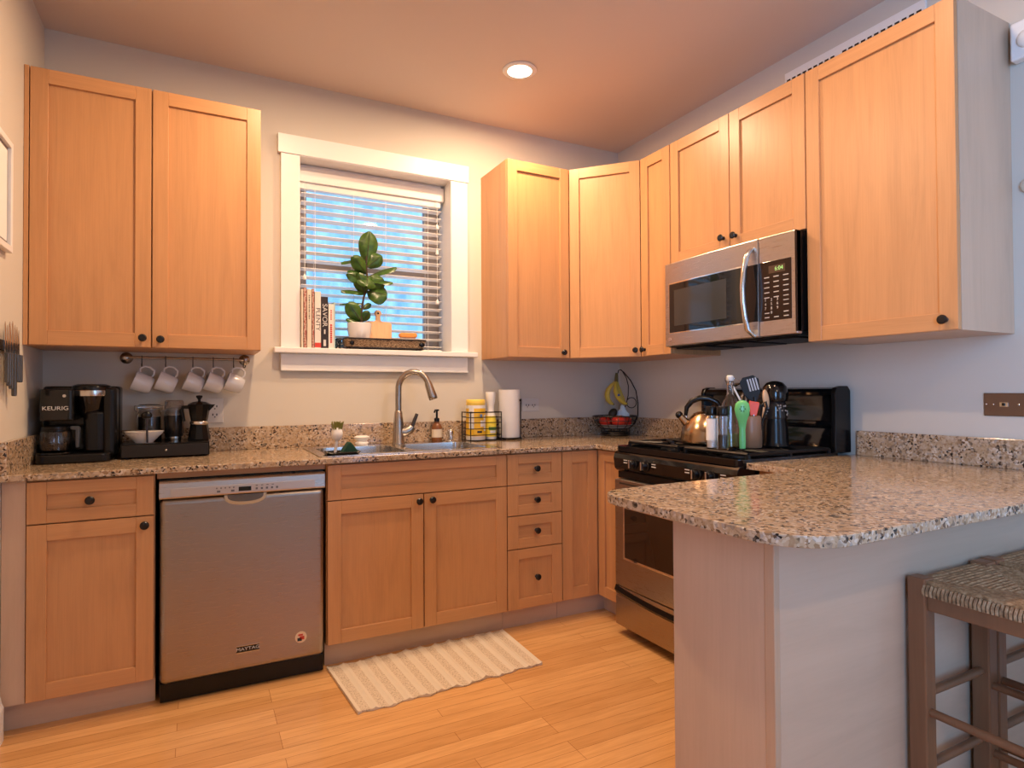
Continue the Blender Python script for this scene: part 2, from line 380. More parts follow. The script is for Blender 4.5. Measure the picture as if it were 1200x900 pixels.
# ------------------------------------------------------------------ cabinets
UF, BFY = -.33, -.61          # carcass fronts of wall and base cabinets on the window wall; doors add 20 mm
XU, XB = W-.33, 2.495         # the same on the right wall
ZT, ZB = 2.447, 1.363
def F_back(y): return frame((0, y, 0), (1, 0, 0), (0, -1, 0), (0, 0, 1))             # u = X, n out to the room, w = Z
def F_right(x): return frame((x, 0, 0), (0, -1, 0), (-1, 0, 0), (0, 0, 1))           # u = -Y
def knob(parent, M, u, w):
    K = M @ frame((u, .02, w), (1, 0, 0), (0, 0, 1), (0, 1, 0))
    MB().lathe([(0, 0), (.009, 0), (.009, .002), (.0055, .004), (.0055, .013), (.011, .016), (.0155, .020), (.0155, .024), (.012, .028), (0, .0295)], 20, 0, K).build('knob', knob_m, parent)
def shaker(parent, M, u0, u1, w0, w1, name='door', st=.057, kn=None, g=.0015, rail=None, mv=None, mh=None):
    u0 += g; u1 -= g; w0 += g; w1 -= g; rail = rail or st; d = MB()
    d.box(u0, u0+st, .001, .02, w0, w1, 0, M).box(u1-st, u1, .001, .02, w0, w1, 0, M)
    d.box(u0+st, u1-st, .001, .02, w0, w0+rail, 1, M).box(u0+st, u1-st, .001, .02, w1-rail, w1, 1, M)
    hor = (u1-u0) > 1.3*(w1-w0)
    d.box(u0+st-.004, u1-st+.004, .001, .010, w0+rail-.004, w1-rail+.004, 1 if hor else 0, M)
    o = d.build(name, [mv or maple_v, mh or maple_h], parent, .0012, 1)
    if kn: knob(o, M, *kn)
    return o
FB = F_back(UF); FR = F_right(XU)
c = thing('wall_cabinet', 'tall two-door maple wall cabinet over the coffee maker and mugs', 'cabinet', (.43, 0, ZB))
MB().box(.001, .85, UF, 0, ZB, ZT).box(.001, .016, UF-.02, UF, ZB, ZT).build('carcass', maple_v, c, .001, 1)
shaker(c, FB, .018, .426, ZB, ZT, kn=(.396, 1.402)); shaker(c, FB, .428, .85, ZB, ZT, kn=(.460, 1.398))
c = thing('wall_cabinet', 'maple wall cabinet with one door beside the window casing', 'cabinet', (2.29, 0, ZB))
MB().box(2.093, 2.486, UF, 0, ZB, ZT).build('carcass', maple_v, c, .001, 1)
shaker(c, FB, 2.093, 2.486, ZB, ZT, kn=(2.440, 1.395))
c = thing('wall_cabinet', 'diagonal maple corner wall cabinet with one door facing out of the corner', 'cabinet', (2.9, -.2, ZB))
p0, p1 = Vector((2.488, -.350, 0)), Vector((2.757, -.651, 0)); ud = (p1-p0).normalized(); nd = Vector((ud.y, -ud.x, 0)); nd = -nd if nd.x > 0 else nd
q0, q1 = p0-nd*.02, p1-nd*.02
MB().prism([(2.488, 0), (W, 0), (W, -.650), (q1.x, -.650), (q1.x, q1.y), (q0.x, q0.y), (2.488, q0.y)], ZB, ZT).build('carcass', maple_v, c)
MD = frame(q0, ud, nd, (0, 0, 1)); Ld = (p1-p0).length
shaker(c, MD, 0, Ld, ZB, ZT, kn=(Ld-.03, 1.398))
c = thing('wall_cabinet', 'narrow maple wall cabinet between the corner cabinet and the microwave', 'cabinet', (2.93, -.77, ZB))
MB().box(XU, W, -.886, -.652, ZB, ZT).build('carcass', maple_v, c, .001, 1)
shaker(c, FR, .652, .886, ZB, ZT, kn=(.680, 1.399))
c = thing('wall_cabinet', 'short two-door maple wall cabinet mounted directly above the microwave', 'cabinet', (2.93, -1.28, 1.815))
MB().box(XU, W, -1.671, -.889, 1.818, ZT).build('carcass', maple_v, c, .001, 1)
shaker(c, FR, .889, 1.279, 1.818, ZT, kn=(1.243, 1.877)); shaker(c, FR, 1.281, 1.671, 1.818, ZT, kn=(1.315, 1.873))
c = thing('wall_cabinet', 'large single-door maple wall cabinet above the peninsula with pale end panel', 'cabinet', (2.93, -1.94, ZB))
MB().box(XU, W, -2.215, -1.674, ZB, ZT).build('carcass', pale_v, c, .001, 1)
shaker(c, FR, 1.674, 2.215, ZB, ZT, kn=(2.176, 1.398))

GB = F_back(BFY); GR = F_right(XB)
ZC, ZU = .896, .8725          # granite top and underside
ZD, ZQ = .866, .103
def base(name, label, x0, x1, toe=True):
    c = thing(name, label, 'cabinet', ((x0+x1)/2, -.3, 0))
    MB().box(x0, x1, BFY, -.02, .1, ZU-.001).build('carcass', maple_v, c, .001, 1)
    MB().box(x0, x1, -.572, -.555, 0, .1).build('toe_kick', pale_h, c)
    return c
c = base('base_cabinet', 'maple base cabinet with one drawer over one door next to the dishwasher', .002, .456)
MB().box(.002, .068, BFY-.012, BFY, ZQ, ZU-.001).build('filler_strip', pale_v, c)
shaker(c, GB, .070, .454, .717, ZD, 'drawer', .056, (.256, .791), rail=.046); shaker(c, GB, .070, .454, ZQ, .715, kn=(.424, .684))
c = thing('base_cabinet', 'wide maple sink cabinet with two doors under a false drawer front', 'cabinet', (1.5, -.3, 0))
MB().box(1.084, 1.938, BFY, -.02, .1, .70).box(1.084, 1.938, BFY, BFY+.02, .70, ZU-.001).build('carcass', maple_v, c, .001, 1)
MB().box(1.084, 1.938, -.572, -.555, 0, .1).build('toe_kick', pale_h, c)
shaker(c, GB, 1.086, 1.938, .713, ZD, 'false_front', .056, rail=.046)
shaker(c, GB, 1.086, 1.513, ZQ, .711, kn=(1.488, .680)); shaker(c, GB, 1.515, 1.938, ZQ, .711, kn=(1.550, .682))
c = base('base_cabinet', 'narrow maple base cabinet holding a stack of four drawers', 1.940, 2.253)
for a, b_, k in ((.714, ZD, .791), (.563, .712, .636), (.399, .561, .483), (ZQ, .397, .254)):
    shaker(c, GB, 1.940, 2.253, a, b_, 'drawer', .060, (2.10, k), rail=.048)
c = thing('base_cabinet', 'maple corner base cabinet with two narrow doors meeting in the inside corner', 'cabinet', (2.7, -.3, 0))
MB().prism([(2.255, -.02), (W-.002, -.02), (W-.002, -.856), (XB, -.856), (XB, BFY), (2.255, BFY)], .1, ZU-.001).build('carcass', maple_v, c)
MB().box(2.255, 2.55, -.572, -.555, 0, .1).box(2.55, 2.567, -.856, -.555, 0, .1).build('toe_kick', pale_h, c)
shaker(c, GB, 2.255, 2.474, ZQ, ZD, st=.060); shaker(c, GR, .632, .854, ZQ, ZD, st=.055)

# peninsula cabinet
PX, PY0, PY1 = 1.70, -2.075, -2.368
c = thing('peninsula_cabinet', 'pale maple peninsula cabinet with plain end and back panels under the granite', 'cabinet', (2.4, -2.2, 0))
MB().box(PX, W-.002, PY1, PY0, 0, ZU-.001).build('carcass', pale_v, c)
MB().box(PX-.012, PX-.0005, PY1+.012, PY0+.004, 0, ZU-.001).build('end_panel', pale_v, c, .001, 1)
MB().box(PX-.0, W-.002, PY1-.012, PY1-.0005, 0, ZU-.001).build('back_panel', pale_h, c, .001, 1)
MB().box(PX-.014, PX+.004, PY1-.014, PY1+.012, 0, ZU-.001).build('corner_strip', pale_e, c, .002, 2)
c = thing('filler_cabinet', 'maple filler cabinet under the granite strip next to the range', 'cabinet', (2.8, -1.8, 0))
MB().box(2.52, W-.002, -2.07, -1.634, .1, ZU-.001).box(2.54, W-.002, -2.07, -1.634, 0, .1).build('carcass', maple_v, c)

# ------------------------------------------------------------------ granite
g = thing('countertop', 'speckled granite countertop holding the sink along the window wall', 'countertop', (1.5, -.3, ZU))
MB().slab([(.002, -.002), (.002, -.655), (2.45, -.655), (2.45, -.857), (W-.002, -.857), (W-.002, -.002)], [rrect(1.085, 1.905, -.575, -.125, .03)], ZU, ZC).build('slab', gran, g, .003)
BT = 1.008
MB().box(.022, W-.022, -.021, -.001, ZC, BT).build('backsplash', gran, g, .002)
MB().box(.001, .021, -.655, -.001, ZC, BT).build('backsplash', gran, g, .002)
MB().box(W-.021, W-.001, -.857, -.022, ZC, BT).build('backsplash', gran, g, .002)
g = thing('countertop', 'speckled granite peninsula top with rounded free end', 'countertop', (2.3, -2.2, ZU))
out = [(2.45, -1.633), (W-.002, -1.633), (W-.002, -2.545)]
out += [(1.70+.0, -2.547)]+[(1.70+.135*math.cos(math.radians(a)), -2.412+.135*math.sin(math.radians(a))) for a in (262, 252, 242, 232, 222, 212, 202, 192, 184)]
out += [(1.566, -2.02)]+[(1.656+.09*math.cos(math.radians(a)), -1.985+.09*math.sin(math.radians(a))) for a in (180, 165, 150, 135, 120, 105, 92)]
out += [(1.80, -1.882), (2.45, -1.878)]
MB().slab(out, [], ZU, ZC).build('slab', gran, g, .004, 3)
MB().box(W-.021, W-.001, -2.545, -1.655, ZC, .999).build('backsplash', gran, g, .002)

# ------------------------------------------------------------------ sink, faucet
s = thing('sink', 'double bowl stainless steel sink set in the granite under the window', 'sink', (1.495, -.35, ZC))
b1, b2 = rrect(1.105, 1.468, -.555, -.185, .06), rrect(1.512, 1.885, -.555, -.185, .06)
MB().slab(rrect(1.062, 1.930, -.605, -.085, .03), [b1, b2], ZC+.0005, ZC+.005).build('rim', steel_s, s, .0015)
def bowl(x0, x1):
    lo = []
    for r, dz, sh in ((.06, .004, 0), (.06, -.02, .001), (.055, -.15, .008), (.045, -.17, .02), (.03, -.178, .05)):
        lo.append([(x, y, ZC+dz) for x, y in rrect(x0+sh, x1-sh, -.555+sh, -.185-sh, r)])
    m = MB().loft(lo, 0, True, False, True); m.cyl(((x0+x1)/2, -.37, ZC-.1775), .04, .002, 20); m.build('bowl', steel_s, s)
bowl(1.105, 1.468); bowl(1.512, 1.885)
fx, fy = 1.545, -.135
fa = thing('faucet', 'gooseneck brushed nickel faucet with a side lever behind the sink bowls', 'faucet', (fx, fy, ZC+.005))
MB().lathe([(0, 0), (.034, 0), (.034, .006), (.030, .012), (.027, .11), (.020, .17), (.0165, .175), (0, .175)], 28, 0, None, (fx, fy, ZC+.005)).build('body', nickel, fa)
ca, sa = math.cos(math.radians(-28)), math.sin(math.radians(-28))
pth = [(0, 1.05), (0, 1.10), (0, 1.15)]+[(.082+.082*math.cos(math.radians(a)), 1.19+.092*math.sin(math.radians(a))) for a in (170, 155, 140, 120, 100, 80, 60, 42, 28)]
MB().tube([(fx+d*ca, fy+d*sa, z) for d, z in pth], .0165, 16).build('spout', nickel, fa)
h0 = pth[-1]; h1 = (.187, 1.135)
hp = [Vector((h0[0]+(h1[0]-h0[0])*k, 0, h0[1]+(h1[1]-h0[1])*k)) for k in (0, .1, .2, .8, .97, 1)]
MB().tube([(fx+p.x*ca, fy+p.x*sa, p.z) for p in hp], [.0165, .018, .020, .0235, .0235, .021], 18).build('spray_head', nickel, fa)
MB().tube([(fx, fy, .965), (fx+.035, fy-.004, .962), (fx+.062, fy-.008, .975), (fx+.074, fy-.01, .99)], [.024, .025, .024, .019], 16).build('valve', nickel, fa)
MB().tube([(fx+.072, fy-.01, .988), (fx+.083, fy-.012, 1.02), (fx+.098, fy-.014, 1.058)], [.011, .010, .009], 12).build('lever', mat('dark_lever', (.10, .085, .075), .3, .9), fa)
ZC += .0006
s2 = thing('soap_bottle', 'amber soap bottle with a black pump beside the faucet', 'soap bottle', (1.79, -.055, ZC))
cx, cy = 1.79, -.056
MB().lathe([(0, 0), (.027, 0), (.029, .004), (.029, .08), (.024, .095), (.013, .104), (.013, .112), (0, .112)], 24, 0, None, (cx, cy, ZC)).build('bottle', amber, s2)
MB().lathe([(.0295, .025), (.0295, .07)], 24, 0, None, (cx, cy, ZC)).build('label', cream, s2)
MB().lathe([(0, .112), (.015, .112), (.015, .13), (.006, .135), (.006, .17), (.013, .172), (.013, .18), (0, .182)], 16, 0, None, (cx, cy, ZC)).tube([(cx, cy, ZC+.176), (cx-.02, cy-.025, ZC+.174), (cx-.026, cy-.032, ZC+.165)], .005, 8).build('pump', blk_p, s2)
o = MB().lathe([(0, 0), (.024, 0), (.024, .004), (.016, .008), (.016, .036), (.021, .04), (.021, .058), (.014, .066), (0, .068)], 20, 0, None, (1.84, -.135, ZC+.005)).build('air_gap_cap', chrome)
tag(o, 'small chrome air gap cap standing behind the sink bowls', 'air gap')
# dish things on the sink rim
o = MB()
o.loft([[(x, y, z) for x, y in rrect(1.085+d, 1.240-d, -.60+d, -.50-d, .02)] for d, z in ((.008, ZC+.0055), (0, ZC+.018), (.004, ZC+.018), (.010, ZC+.009))], 0, True, True, True)
o = o.build('sponge_tray', blk_p); tag(o, 'black tray on the sink rim holding brush and sponge', 'tray')
o = MB().prism([(1.155, ZC+.0095), (1.232, ZC+.0095), (1.228, ZC+.018), (1.198, ZC+.058), (1.190, ZC+.058)], -.580, -.525, 'y').build('sponge', green_d, None, .004)
tag(o, 'dark green wedge-shaped sponge lying in the black tray', 'sponge')
br = thing('dish_brush', 'white dish brush standing head-up in the black sponge tray', 'brush', (1.132, -.55, ZC+.0095))
MB().tube([(1.134, -.55, ZC+.0095), (1.140, -.549, ZC+.05), (1.142, -.548, ZC+.10)], .006, 10).build('handle', plastic_w, br)
MB().ball((1.143, -.548, ZC+.095), .025, 0, None, (1, 1, 1.25)).build('head', plastic_w, br)
bm_ = MB()
for k in range(90):
    a = random.uniform(0, 2*PI); e = random.uniform(0, .021); x, y = 1.143+e*math.cos(a), -.548+e*math.sin(a)
    bm_.tube([(x, y, ZC+.115), (x+(x-1.143)*.4, y+(y+.548)*.4, ZC+.140+random.uniform(0, .010))], .0019, 4)
bm_.build('bristles', moss, br)
o = MB().loft([[(1.352+r*1.35*math.cos(2*PI*k/24)*(1+.08*math.sin(5*2*PI*k/24)), -.135+r*math.sin(2*PI*k/24), ZC+.005+z) for k in range(24)] for r, z in ((.022, 0), (.025, .012), (.018, .022), (.026, .034), (.030, .042), (.018, .05))], 0, True, True, True).build('scrub_brush', plastic_w)
tag(o, 'small white scrub brush sitting on the rim behind the sink', 'brush')

# ------------------------------------------------------------------ dishwasher
d = thing('dishwasher', 'stainless steel dishwasher between the wood base cabinets', 'dishwasher', (.77, -.3, 0))
X0, X1, YF = .470, 1.074, -.645
MB().box(X0, X1, -.60, -.03, .02, .845).build('tub', blk_p, d)
MB().box(X0+.004, X1-.004, YF, -.602, .078, .772).build('door', steel_d, d, .020, 5)
MB().box(X0+.003, X1-.003, -.618, -.601, .004, .074).build('kick_plate', blk_p, d, .003)
cp = MB().prism([(-.602, .774), (YF-.001, .774), (YF-.004, .780), (YF-.001, .832), (YF+.006, .840), (-.602, .840)], X0, X1, 'x').build('control_strip', steel_m, d, .002)
MB().box(.508, 1.030, YF-.0055, YF-.003, .781, .812).build('inset_panel', mat('silver_panel', (.50, .47, .46), .35, .6), cp, .001)
MB().box(.742, .788, YF-.0065, YF-.005, .786, .803).build('display', dark_gl, cp)
ks = MB()
for x in (.665, .715): ks.box(x, x+.012, YF-.0065, YF-.005, .786, .794)
for i in range(5): ks.box(.662+i*.015, .667+i*.015, YF-.0065, YF-.005, .800, .805)
for i in range(5): ks.box(.804+i*.019, .812+i*.019, YF-.0065, YF-.005, .788, .796)
for i in range(4): ks.box(.804+i*.02, .812+i*.02, YF-.0065, YF-.005, .803, .806)
ks.build('buttons', mat('grey_print', (.12, .12, .13), .5), cp)
hd = MB()
pr = arc(.768, 0, 0, 0, 0, 1)
loops = []
for k, (dz, dy) in enumerate(((0, .0), (.012, .006), (.030, .010))):
    loops.append(0)
hd.prism([(.690+.078-.078*math.cos(math.radians(a)), .7725-.042*math.sin(math.radians(a))**.6 if 0 < a < 180 else .7725) for a in range(0, 181, 12)], YF-.0015, YF+.004, 'y')
hd.build('handle_pocket', chrome, d, .001, 1)
hd = MB().prism([(.702+.066-.066*math.cos(math.radians(a)), .7725-.029*math.sin(math.radians(a))**.6 if 0 < a < 180 else .7725) for a in range(0, 181, 12)], YF-.0022, YF+.004, 'y')
hd.build('handle_recess', mat('pocket_grey', (.16, .15, .15), .25, .7), d)
MB().box(.735, .818, YF-.003, YF-.0005, .150, .175).build('badge', blk_g, d, .001)
text('MAYTAG', .017, d, ink_w, face_y(.7765, YF-.0032, .1625), sx=1.25)
MB().box(.733, .820, YF-.0035, YF-.001, .174, .177).box(.733, .820, YF-.0035, YF-.001, .148, .151).build('badge_rim', steel_s, d)
st = MB().cyl((0, 0, 0), .023, .0012, 32, 0, face_y(.977, YF, .168)).build('sticker', sticker_m, d)
sk = MB().box(.963, .980, YF-.002, YF-.0005, .153, .166, 0).box(.972, .990, YF-.002, YF-.0005, .158, .172, 1).box(.966, .985, YF-.0019, YF-.0005, .174, .181, 1)
sk.build('sticker_print', [ink_k, ink_r], st)
MB().box(X0-.008, X1+.008, -.608, -.595, .848, ZU-.001).build('mounting_rail', maple_h, d)

# ------------------------------------------------------------------ range
r = thing('range', 'black and stainless steel gas range between corner cabinets and peninsula', 'stove', (2.75, -1.245, 0))
RY0, RY1 = -1.628, -.862
MB().box(2.47, W-.022, RY0+.003, RY1-.003, .03, .884).box(2.52, W-.03, RY0+.01, RY1-.01, 0, .03).build('body', blk_p, r, .003)
ck = MB().slab(rrect(2.418, 3.02, RY0-.002, RY1+.002, .03), [rrect(2.475, 2.99, RY0+.035, RY1-.035, .03)], .882, .908)
ck.box(2.46, 3.0, RY0+.02, RY1-.02, .882, .893); ck.build('cooktop', blk_g, r, .006, 3)
MB().prism([(2.50, .882), (2.424, .882), (2.412, .870), (2.405, .85), (2.412, .80), (2.425, .788), (2.50, .788)], RY0, RY1, 'y').build('control_panel', blk_g, r, .002)
for y in (-1.014, -1.099, -1.418, -1.495):
    K = frame((2.408, y, .832), (0, -1, 0), (0, 0, 1), (-1, 0, 0))
    kb = MB().lathe([(0, 0), (.026, 0), (.026, .003), (.021, .006), (.019, .022), (.016, .026), (0, .026)], 26, 0, K).build('control_knob', blk_p, r)
    MB().box(-.004, .004, -.019, .019, .02, .031, 0, K).build('grip', steel_s, kb, .002)
mk = MB()
for y in (-.955, -1.155, -1.365, -1.560):
    for k in range(2): mk.box(2.4055, 2.4075, y-.014, y+.014, .842-k*.012, .846-k*.012)
mk.build('print_marks', ink_w, r)
dr = MB().box(2.408, 2.468, RY0+.004, RY1-.004, .235, .748).build('oven_door', steel_o, r, .006, 3)
vt = MB()
for k in range(4): vt.box(2.4065, 2.42, -1.58+k*.175, -1.58+k*.175+.15, .726, .734)
vt.build('vent_slots', wool_gap, dr)
MB().box(2.430, 2.47, RY0+.006, RY1-.006, .752, .785).build('vent_strip', blk_p, r)
MB().box(2.402, 2.409, -1.565, -.935, .370, .628).build('window_trim', chrome, dr, .004)
MB().box(2.3995, 2.408, -1.553, -.949, .381, .616).build('oven_window', oven_gl, dr, .003)
hb = MB().tube([(2.408, -.90, .690), (2.375, -.90, .692), (2.366, -.92, .692), (2.360, -1.245, .692), (2.366, -1.57, .692), (2.375, -1.59, .692), (2.408, -1.59, .690)], .011, 10)
hb.build('door_handle', steel_s, dr)
dw = MB().box(2.408, 2.468, RY0+.004, RY1-.004, .045, .188).build('drawer', steel_o, r, .005, 3)
pr = [(2.42, .190), (2.409, .190), (2.401, .205), (2.409, .226), (2.42, .226)]
hm = MB(); n = 14; lo = []
for i in range(n+1):
    y = RY0+.006+(RY1-RY0-.012)*i/n; q = (2*i/n-1)**2
    lo.append([(x, y, z-.026*(1-q)*(0.9 if z < .2 else .9)+.008) for x, z in pr])
hm.loft(lo, 0, True, True, True); hm.build('drawer_pull', blk_p, dw)
MB().box(2.409, 2.468, RY0+.004, RY1-.004, .190, .232).build('drawer_strip', steel_o, r, .003)
# grates and burners
for gy in (-1.053, -1.437):
    gm = MB(); yl, yh = gy-.170, gy+.170; z0, z1 = .921, .930
    def bar(a, b_, t=.0080): gm.tube([a, b_], t, 6)
    for (a, b_) in (((2.49, yl), (2.97, yl)), ((2.49, yh), (2.97, yh)), ((2.49, yl), (2.49, yh)), ((2.97, yl), (2.97, yh)), ((2.73, yl), (2.73, yh))): bar((*a, .9221), (*b_, .9221))
    for cx in (2.61, 2.85):
        for k in range(4):
            a = PI/4*0+k*PI/2; bar((cx+.030*math.cos(a), gy+.030*math.sin(a), .9221), (cx+(.12 if k % 2 == 0 else .17)*math.cos(a), gy+(.12 if k % 2 == 0 else .17)*math.sin(a), .9221))
            a += PI/4; bar((cx+.045*math.cos(a), gy+.045*math.sin(a), .9221), (cx+.165*math.cos(a) if False else cx+.115*math.copysign(1, math.cos(a)), gy+.165*math.copysign(1, math.sin(a)), .9221))
    for x in (2.49, 2.73, 2.97):
        for y in (yl, yh): gm.tube([(x, y, .893), (x, y, .9221)], .009, 6)
    gm.build('grate', iron, r)
    for cx in (2.61, 2.85):
        MB().lathe([(0, 0), (.055, 0), (.052, .010), (.042, .014), (.042, .019), (.036, .022), (0, .022)], 24, 0, None, (cx, gy, .893)).build('burner', iron, r)
# backguard with a scooped face
bg_ = MB().prism([(3.088, .905), (2.994, .905), (2.998, .918), (3.008, 1.005), (3.012, 1.012), (2.992, 1.018), (2.988, 1.026), (2.990, 1.036), (3.000, 1.040), (3.012, 1.075), (3.020, 1.11), (3.022, 1.148), (2.994, 1.152), (2.992, 1.165), (3.000, 1.178), (3.02, 1.185), (3.07, 1.185), (3.088, 1.17)], RY0+.018, RY1-.018, 'y', smooth=True)
bgo = bg_.build('backguard', blk_g, r, sharp=28)
for y0, y1 in ((RY0-.002, RY0+.018), (RY1-.018, RY1+.002)):
    MB().prism([(3.088, .905), (2.985, .905), (2.982, .93), (2.988, 1.10), (2.985, 1.16), (2.995, 1.183), (3.02, 1.19), (3.07, 1.19), (3.088, 1.17)], y0, y1, 'y').build('end_cap', blk_p, bgo, .003)

# ------------------------------------------------------------------ things on the range (grate top .930)
ZG = .9305
ku = Vector((-.72, .69, 0))
kt = thing('kettle', 'bronze-toned steel kettle with arched handle on the range', 'kettle', (2.665, -1.205, ZG))
kc = (2.665, -1.205, ZG)
MB().lathe([(0, 0), (.098, 0), (.106, .006), (.108, .02), (.104, .042), (.1045, .046), (.097, .072), (.080, .102), (.057, .128), (.050, .134), (.050, .138), (.030, .146), (0, .149)], 36, 0, None, kc).build('body', bronze, kt)
MB().lathe([(0, .149), (.006, .149), (.006, .158), (.013, .163), (.013, .172), (0, .176)], 16, 0, None, kc).build('lid_knob', blk_p, kt)
def kp(a, z): return (kc[0]+ku.x*a, kc[1]+ku.y*a, ZG+z)
MB().tube([kp(.07, .085), kp(.092, .108), kp(.106, .124)], [.022, .017, .014], 14).build('spout', bronze, kt)
MB().ball(kp(.112, .131), .017).build('spout_cap', blk_p, kt)
MB().tube([kp(.078, .10), kp(.082, .135)], .006, 10).tube([kp(-.075, .10), kp(-.08, .135)], .006, 10).build('handle_bracket', steel_s, kt)
MB().tube([kp(.083, .128), kp(.078, .165), kp(.055, .195), kp(.02, .208), kp(-.02, .206), kp(-.055, .19), kp(-.078, .158), kp(-.082, .128)], [.008, .011, .013, .013, .013, .012, .011, .008], 12).build('handle', blk_p, kt)
def mill(name, label, x, y, fill, fm, lab):
    t = thing(name, label, 'mill', (x, y, ZG)); c = (x, y, ZG)
    MB().lathe([(0, 0), (.022, 0), (.0225, .004), (.0225, .138), (.020, .138), (.020, .005), (0, .005)], 24, 0, None, c).build('jar', glass, t)
    MB().lathe([(0, .006), (.0195, .006), (.0195, fill), (0, fill)], 24, 0, None, c).build('filling', fm, t)
    MB().lathe([(0, .1385), (.024, .1385), (.025, .142), (.025, .172), (.022, .177), (0, .177)], 24, 0, None, c).build('cap', blk_p, t)
    if lab: MB().lathe([(.0232, .035), (.0232, .125)], 24, 0, None, c).build('label', paper, t)
mill('salt_mill', 'clear salt mill with white label and black cap in front of the kettle', 2.51, -1.402, .10, paper, True)
mill('pepper_mill', 'clear pepper mill with black cap, dark peppercorns showing inside', 2.513, -1.458, .06, coffee_m, False)
t = thing('oil_bottle', 'tall swing-top glass bottle part-filled with olive oil', 'bottle', (2.615, -1.405, ZG)); c = (2.615, -1.405, ZG)
MB().lathe([(0, 0), (.036, 0), (.038, .004), (.038, .165), (.034, .19), (.020, .212), (.0145, .225), (.0135, .265), (.016, .268), (.016, .280), (.013, .282), (.011, .262), (.012, .228), (.031, .188), (.0355, .162), (.0355, .006), (0, .006)], 28, 0, None, c).build('glass', glass, t)
MB().lathe([(0, .0065), (.035, .0065), (.035, .062), (0, .062)], 28, 0, None, c).build('oil', oil_m, t)
MB().lathe([(0, .283), (.012, .283), (.015, .288), (.015, .302), (.010, .307), (0, .307)], 16, 0, None, c).build('stopper', plastic_w, t)
MB().tube([(c[0]+.017, c[1], ZG+.25), (c[0]+.021, c[1]+.012, ZG+.28), (c[0]+.016, c[1], ZG+.297), (c[0]-.016, c[1], ZG+.297), (c[0]-.021, c[1]-.012, ZG+.28), (c[0]-.017, c[1], ZG+.25)], .0016, 6).build('wire_clasp', steel_s, t)
t = thing('utensil_crock', 'brown glazed crock holding kitchen utensils beside the oil bottle', 'crock', (2.69, -1.447, ZG)); c = (2.69, -1.447, ZG)
MB().lathe([(0, 0), (.041, 0), (.044, .004), (.044, .13), (.042, .134), (.040, .13), (.039, .008), (0, .008)], 28, 0, None, c).build('pot', crock_m, t)
vx = Vector((.72, -.69, 0))       # along the picture's width here, so that the utensil blades face the room
vn = Vector((-.69, -.72, 0))
def up_(a, n, z): p = Vector(c)+vx*a+vn*n; return Vector((p.x, p.y, ZG+z))
def blade(a, n, z, w, h, tilt): return frame(up_(a, n, z), vx*math.cos(tilt)+Vector((0, 0, 1))*math.sin(tilt), vx*-math.sin(tilt)+Vector((0, 0, 1))*math.cos(tilt), vn)
sq = thing('citrus_squeezer', 'light green enamel citrus squeezer propped beside the crock', 'citrus squeezer', up_(-.0405, .08, 0))
M = blade(-.0405, .080, .0, 0, 0, 0)
hp = []
for x, z, ry in ((.012, .001, 1), (.013, .03, 1), (.012, .08, 1), (.018, .115, 1), (.027, .140, 1), (.031, .165, 1), (.027, .187, 1), (.014, .199, 1), (.002, .202, 1)):
    hp.append([(x*math.cos(2*PI*k/20), z, .35*x*math.sin(2*PI*k/20)+(.010 if z > .12 else .003)*(1 if math.sin(2*PI*k/20) > 0 else .4)) for k in range(20)])
MB().loft(hp, 0, True, True, True, M).build('press', green_l, sq)
hl = MB()
for k in range(6):
    a = 2*PI*k/6; hl.cyl((.010*math.cos(a), .166+.010*math.sin(a), .021), .0022, .003, 10, 0, M)
hl.build('drain_holes', blk_m, sq)
def utensil(name, label, cat, a, top, tilt): 
    return thing(name, label, cat, up_(a, 0, .01))
def in_crock(a0, n0, z1, lean): return up_(a0, n0, .0095), up_(a0+lean, n0, z1)
u = thing('slotted_turner', 'black slotted turner standing tallest in the crock', 'turner', up_(.0, 0, .01))
MB().tube([up_(.02, -.005, .011), up_(.016, -.006, .215)], .006, 8).build('handle', blk_p, u)
M = blade(.014, -.006, .205, 0, 0, .25); tb = MB()
tb.prism([(-.010, -.012), (.010, -.012), (.034, .025), (.040, .08), (.022, .100), (-.022, .100), (-.040, .08), (-.034, .025)], -.002, .002, 'z', 0, M); tb.build('blade', blk_m, u, .0015)
sl = MB()
for k in range(4): sl.box(-.008+k*.011, -.002+k*.011, .035, .088, .0019, .0026, 0, M)
sl.build('slots', mat('slot_pale', (.40, .44, .50), .6), u)
u = thing('spatula', 'red silicone spatula standing blade-up in the crock', 'spatula', up_(.02, 0, .01))
MB().tube([up_(.002, .026, .011), up_(.008, .029, .14)], .005, 8).build('handle', steel_s, u)
M = blade(.008, .029, .135, 0, 0, -.08)
MB().prism([(-.012, 0), (.012, 0), (.020, .05), (.019, .058), (-.021, .062), (-.022, .052)], -.004, .004, 'z', 0, M).build('blade', red_s, u, .002)
u = thing('ladle', 'clear plastic ladle standing bowl-up behind the oil bottle', 'ladle', up_(-.02, 0, .01))
MB().tube([up_(-.016, -.010, .011), up_(-.040, -.018, .20), up_(-.072, -.026, .265)], .004, 8).build('handle', plastic_w, u)
MB().lathe([(0, 0), (.02, .004), (.034, .018), (.036, .026), (.034, .026), (.032, .019), (.019, .006), (0, .002)], 24, 0, Matrix.Translation(up_(-.074, -.034, .262)) @ Matrix.Rotation(.35, 4, 'Y')).build('bowl', glass, u)
u = thing('wooden_spoon', 'pale wooden spoon leaning out of the crock toward the grinder', 'spoon', up_(.03, 0, .01))
MB().tube([up_(.026, -.010, .011), up_(.055, -.02, .17)], .005, 8).build('handle', light_wood, u)
MB().ball((0, 0, 0), .022, 0, Matrix.Translation(up_(.063, -.024, .205)) @ Matrix.Rotation(-.2, 4, 'Y'), (.75, .45, 1.9)).build('bowl', light_wood, u)
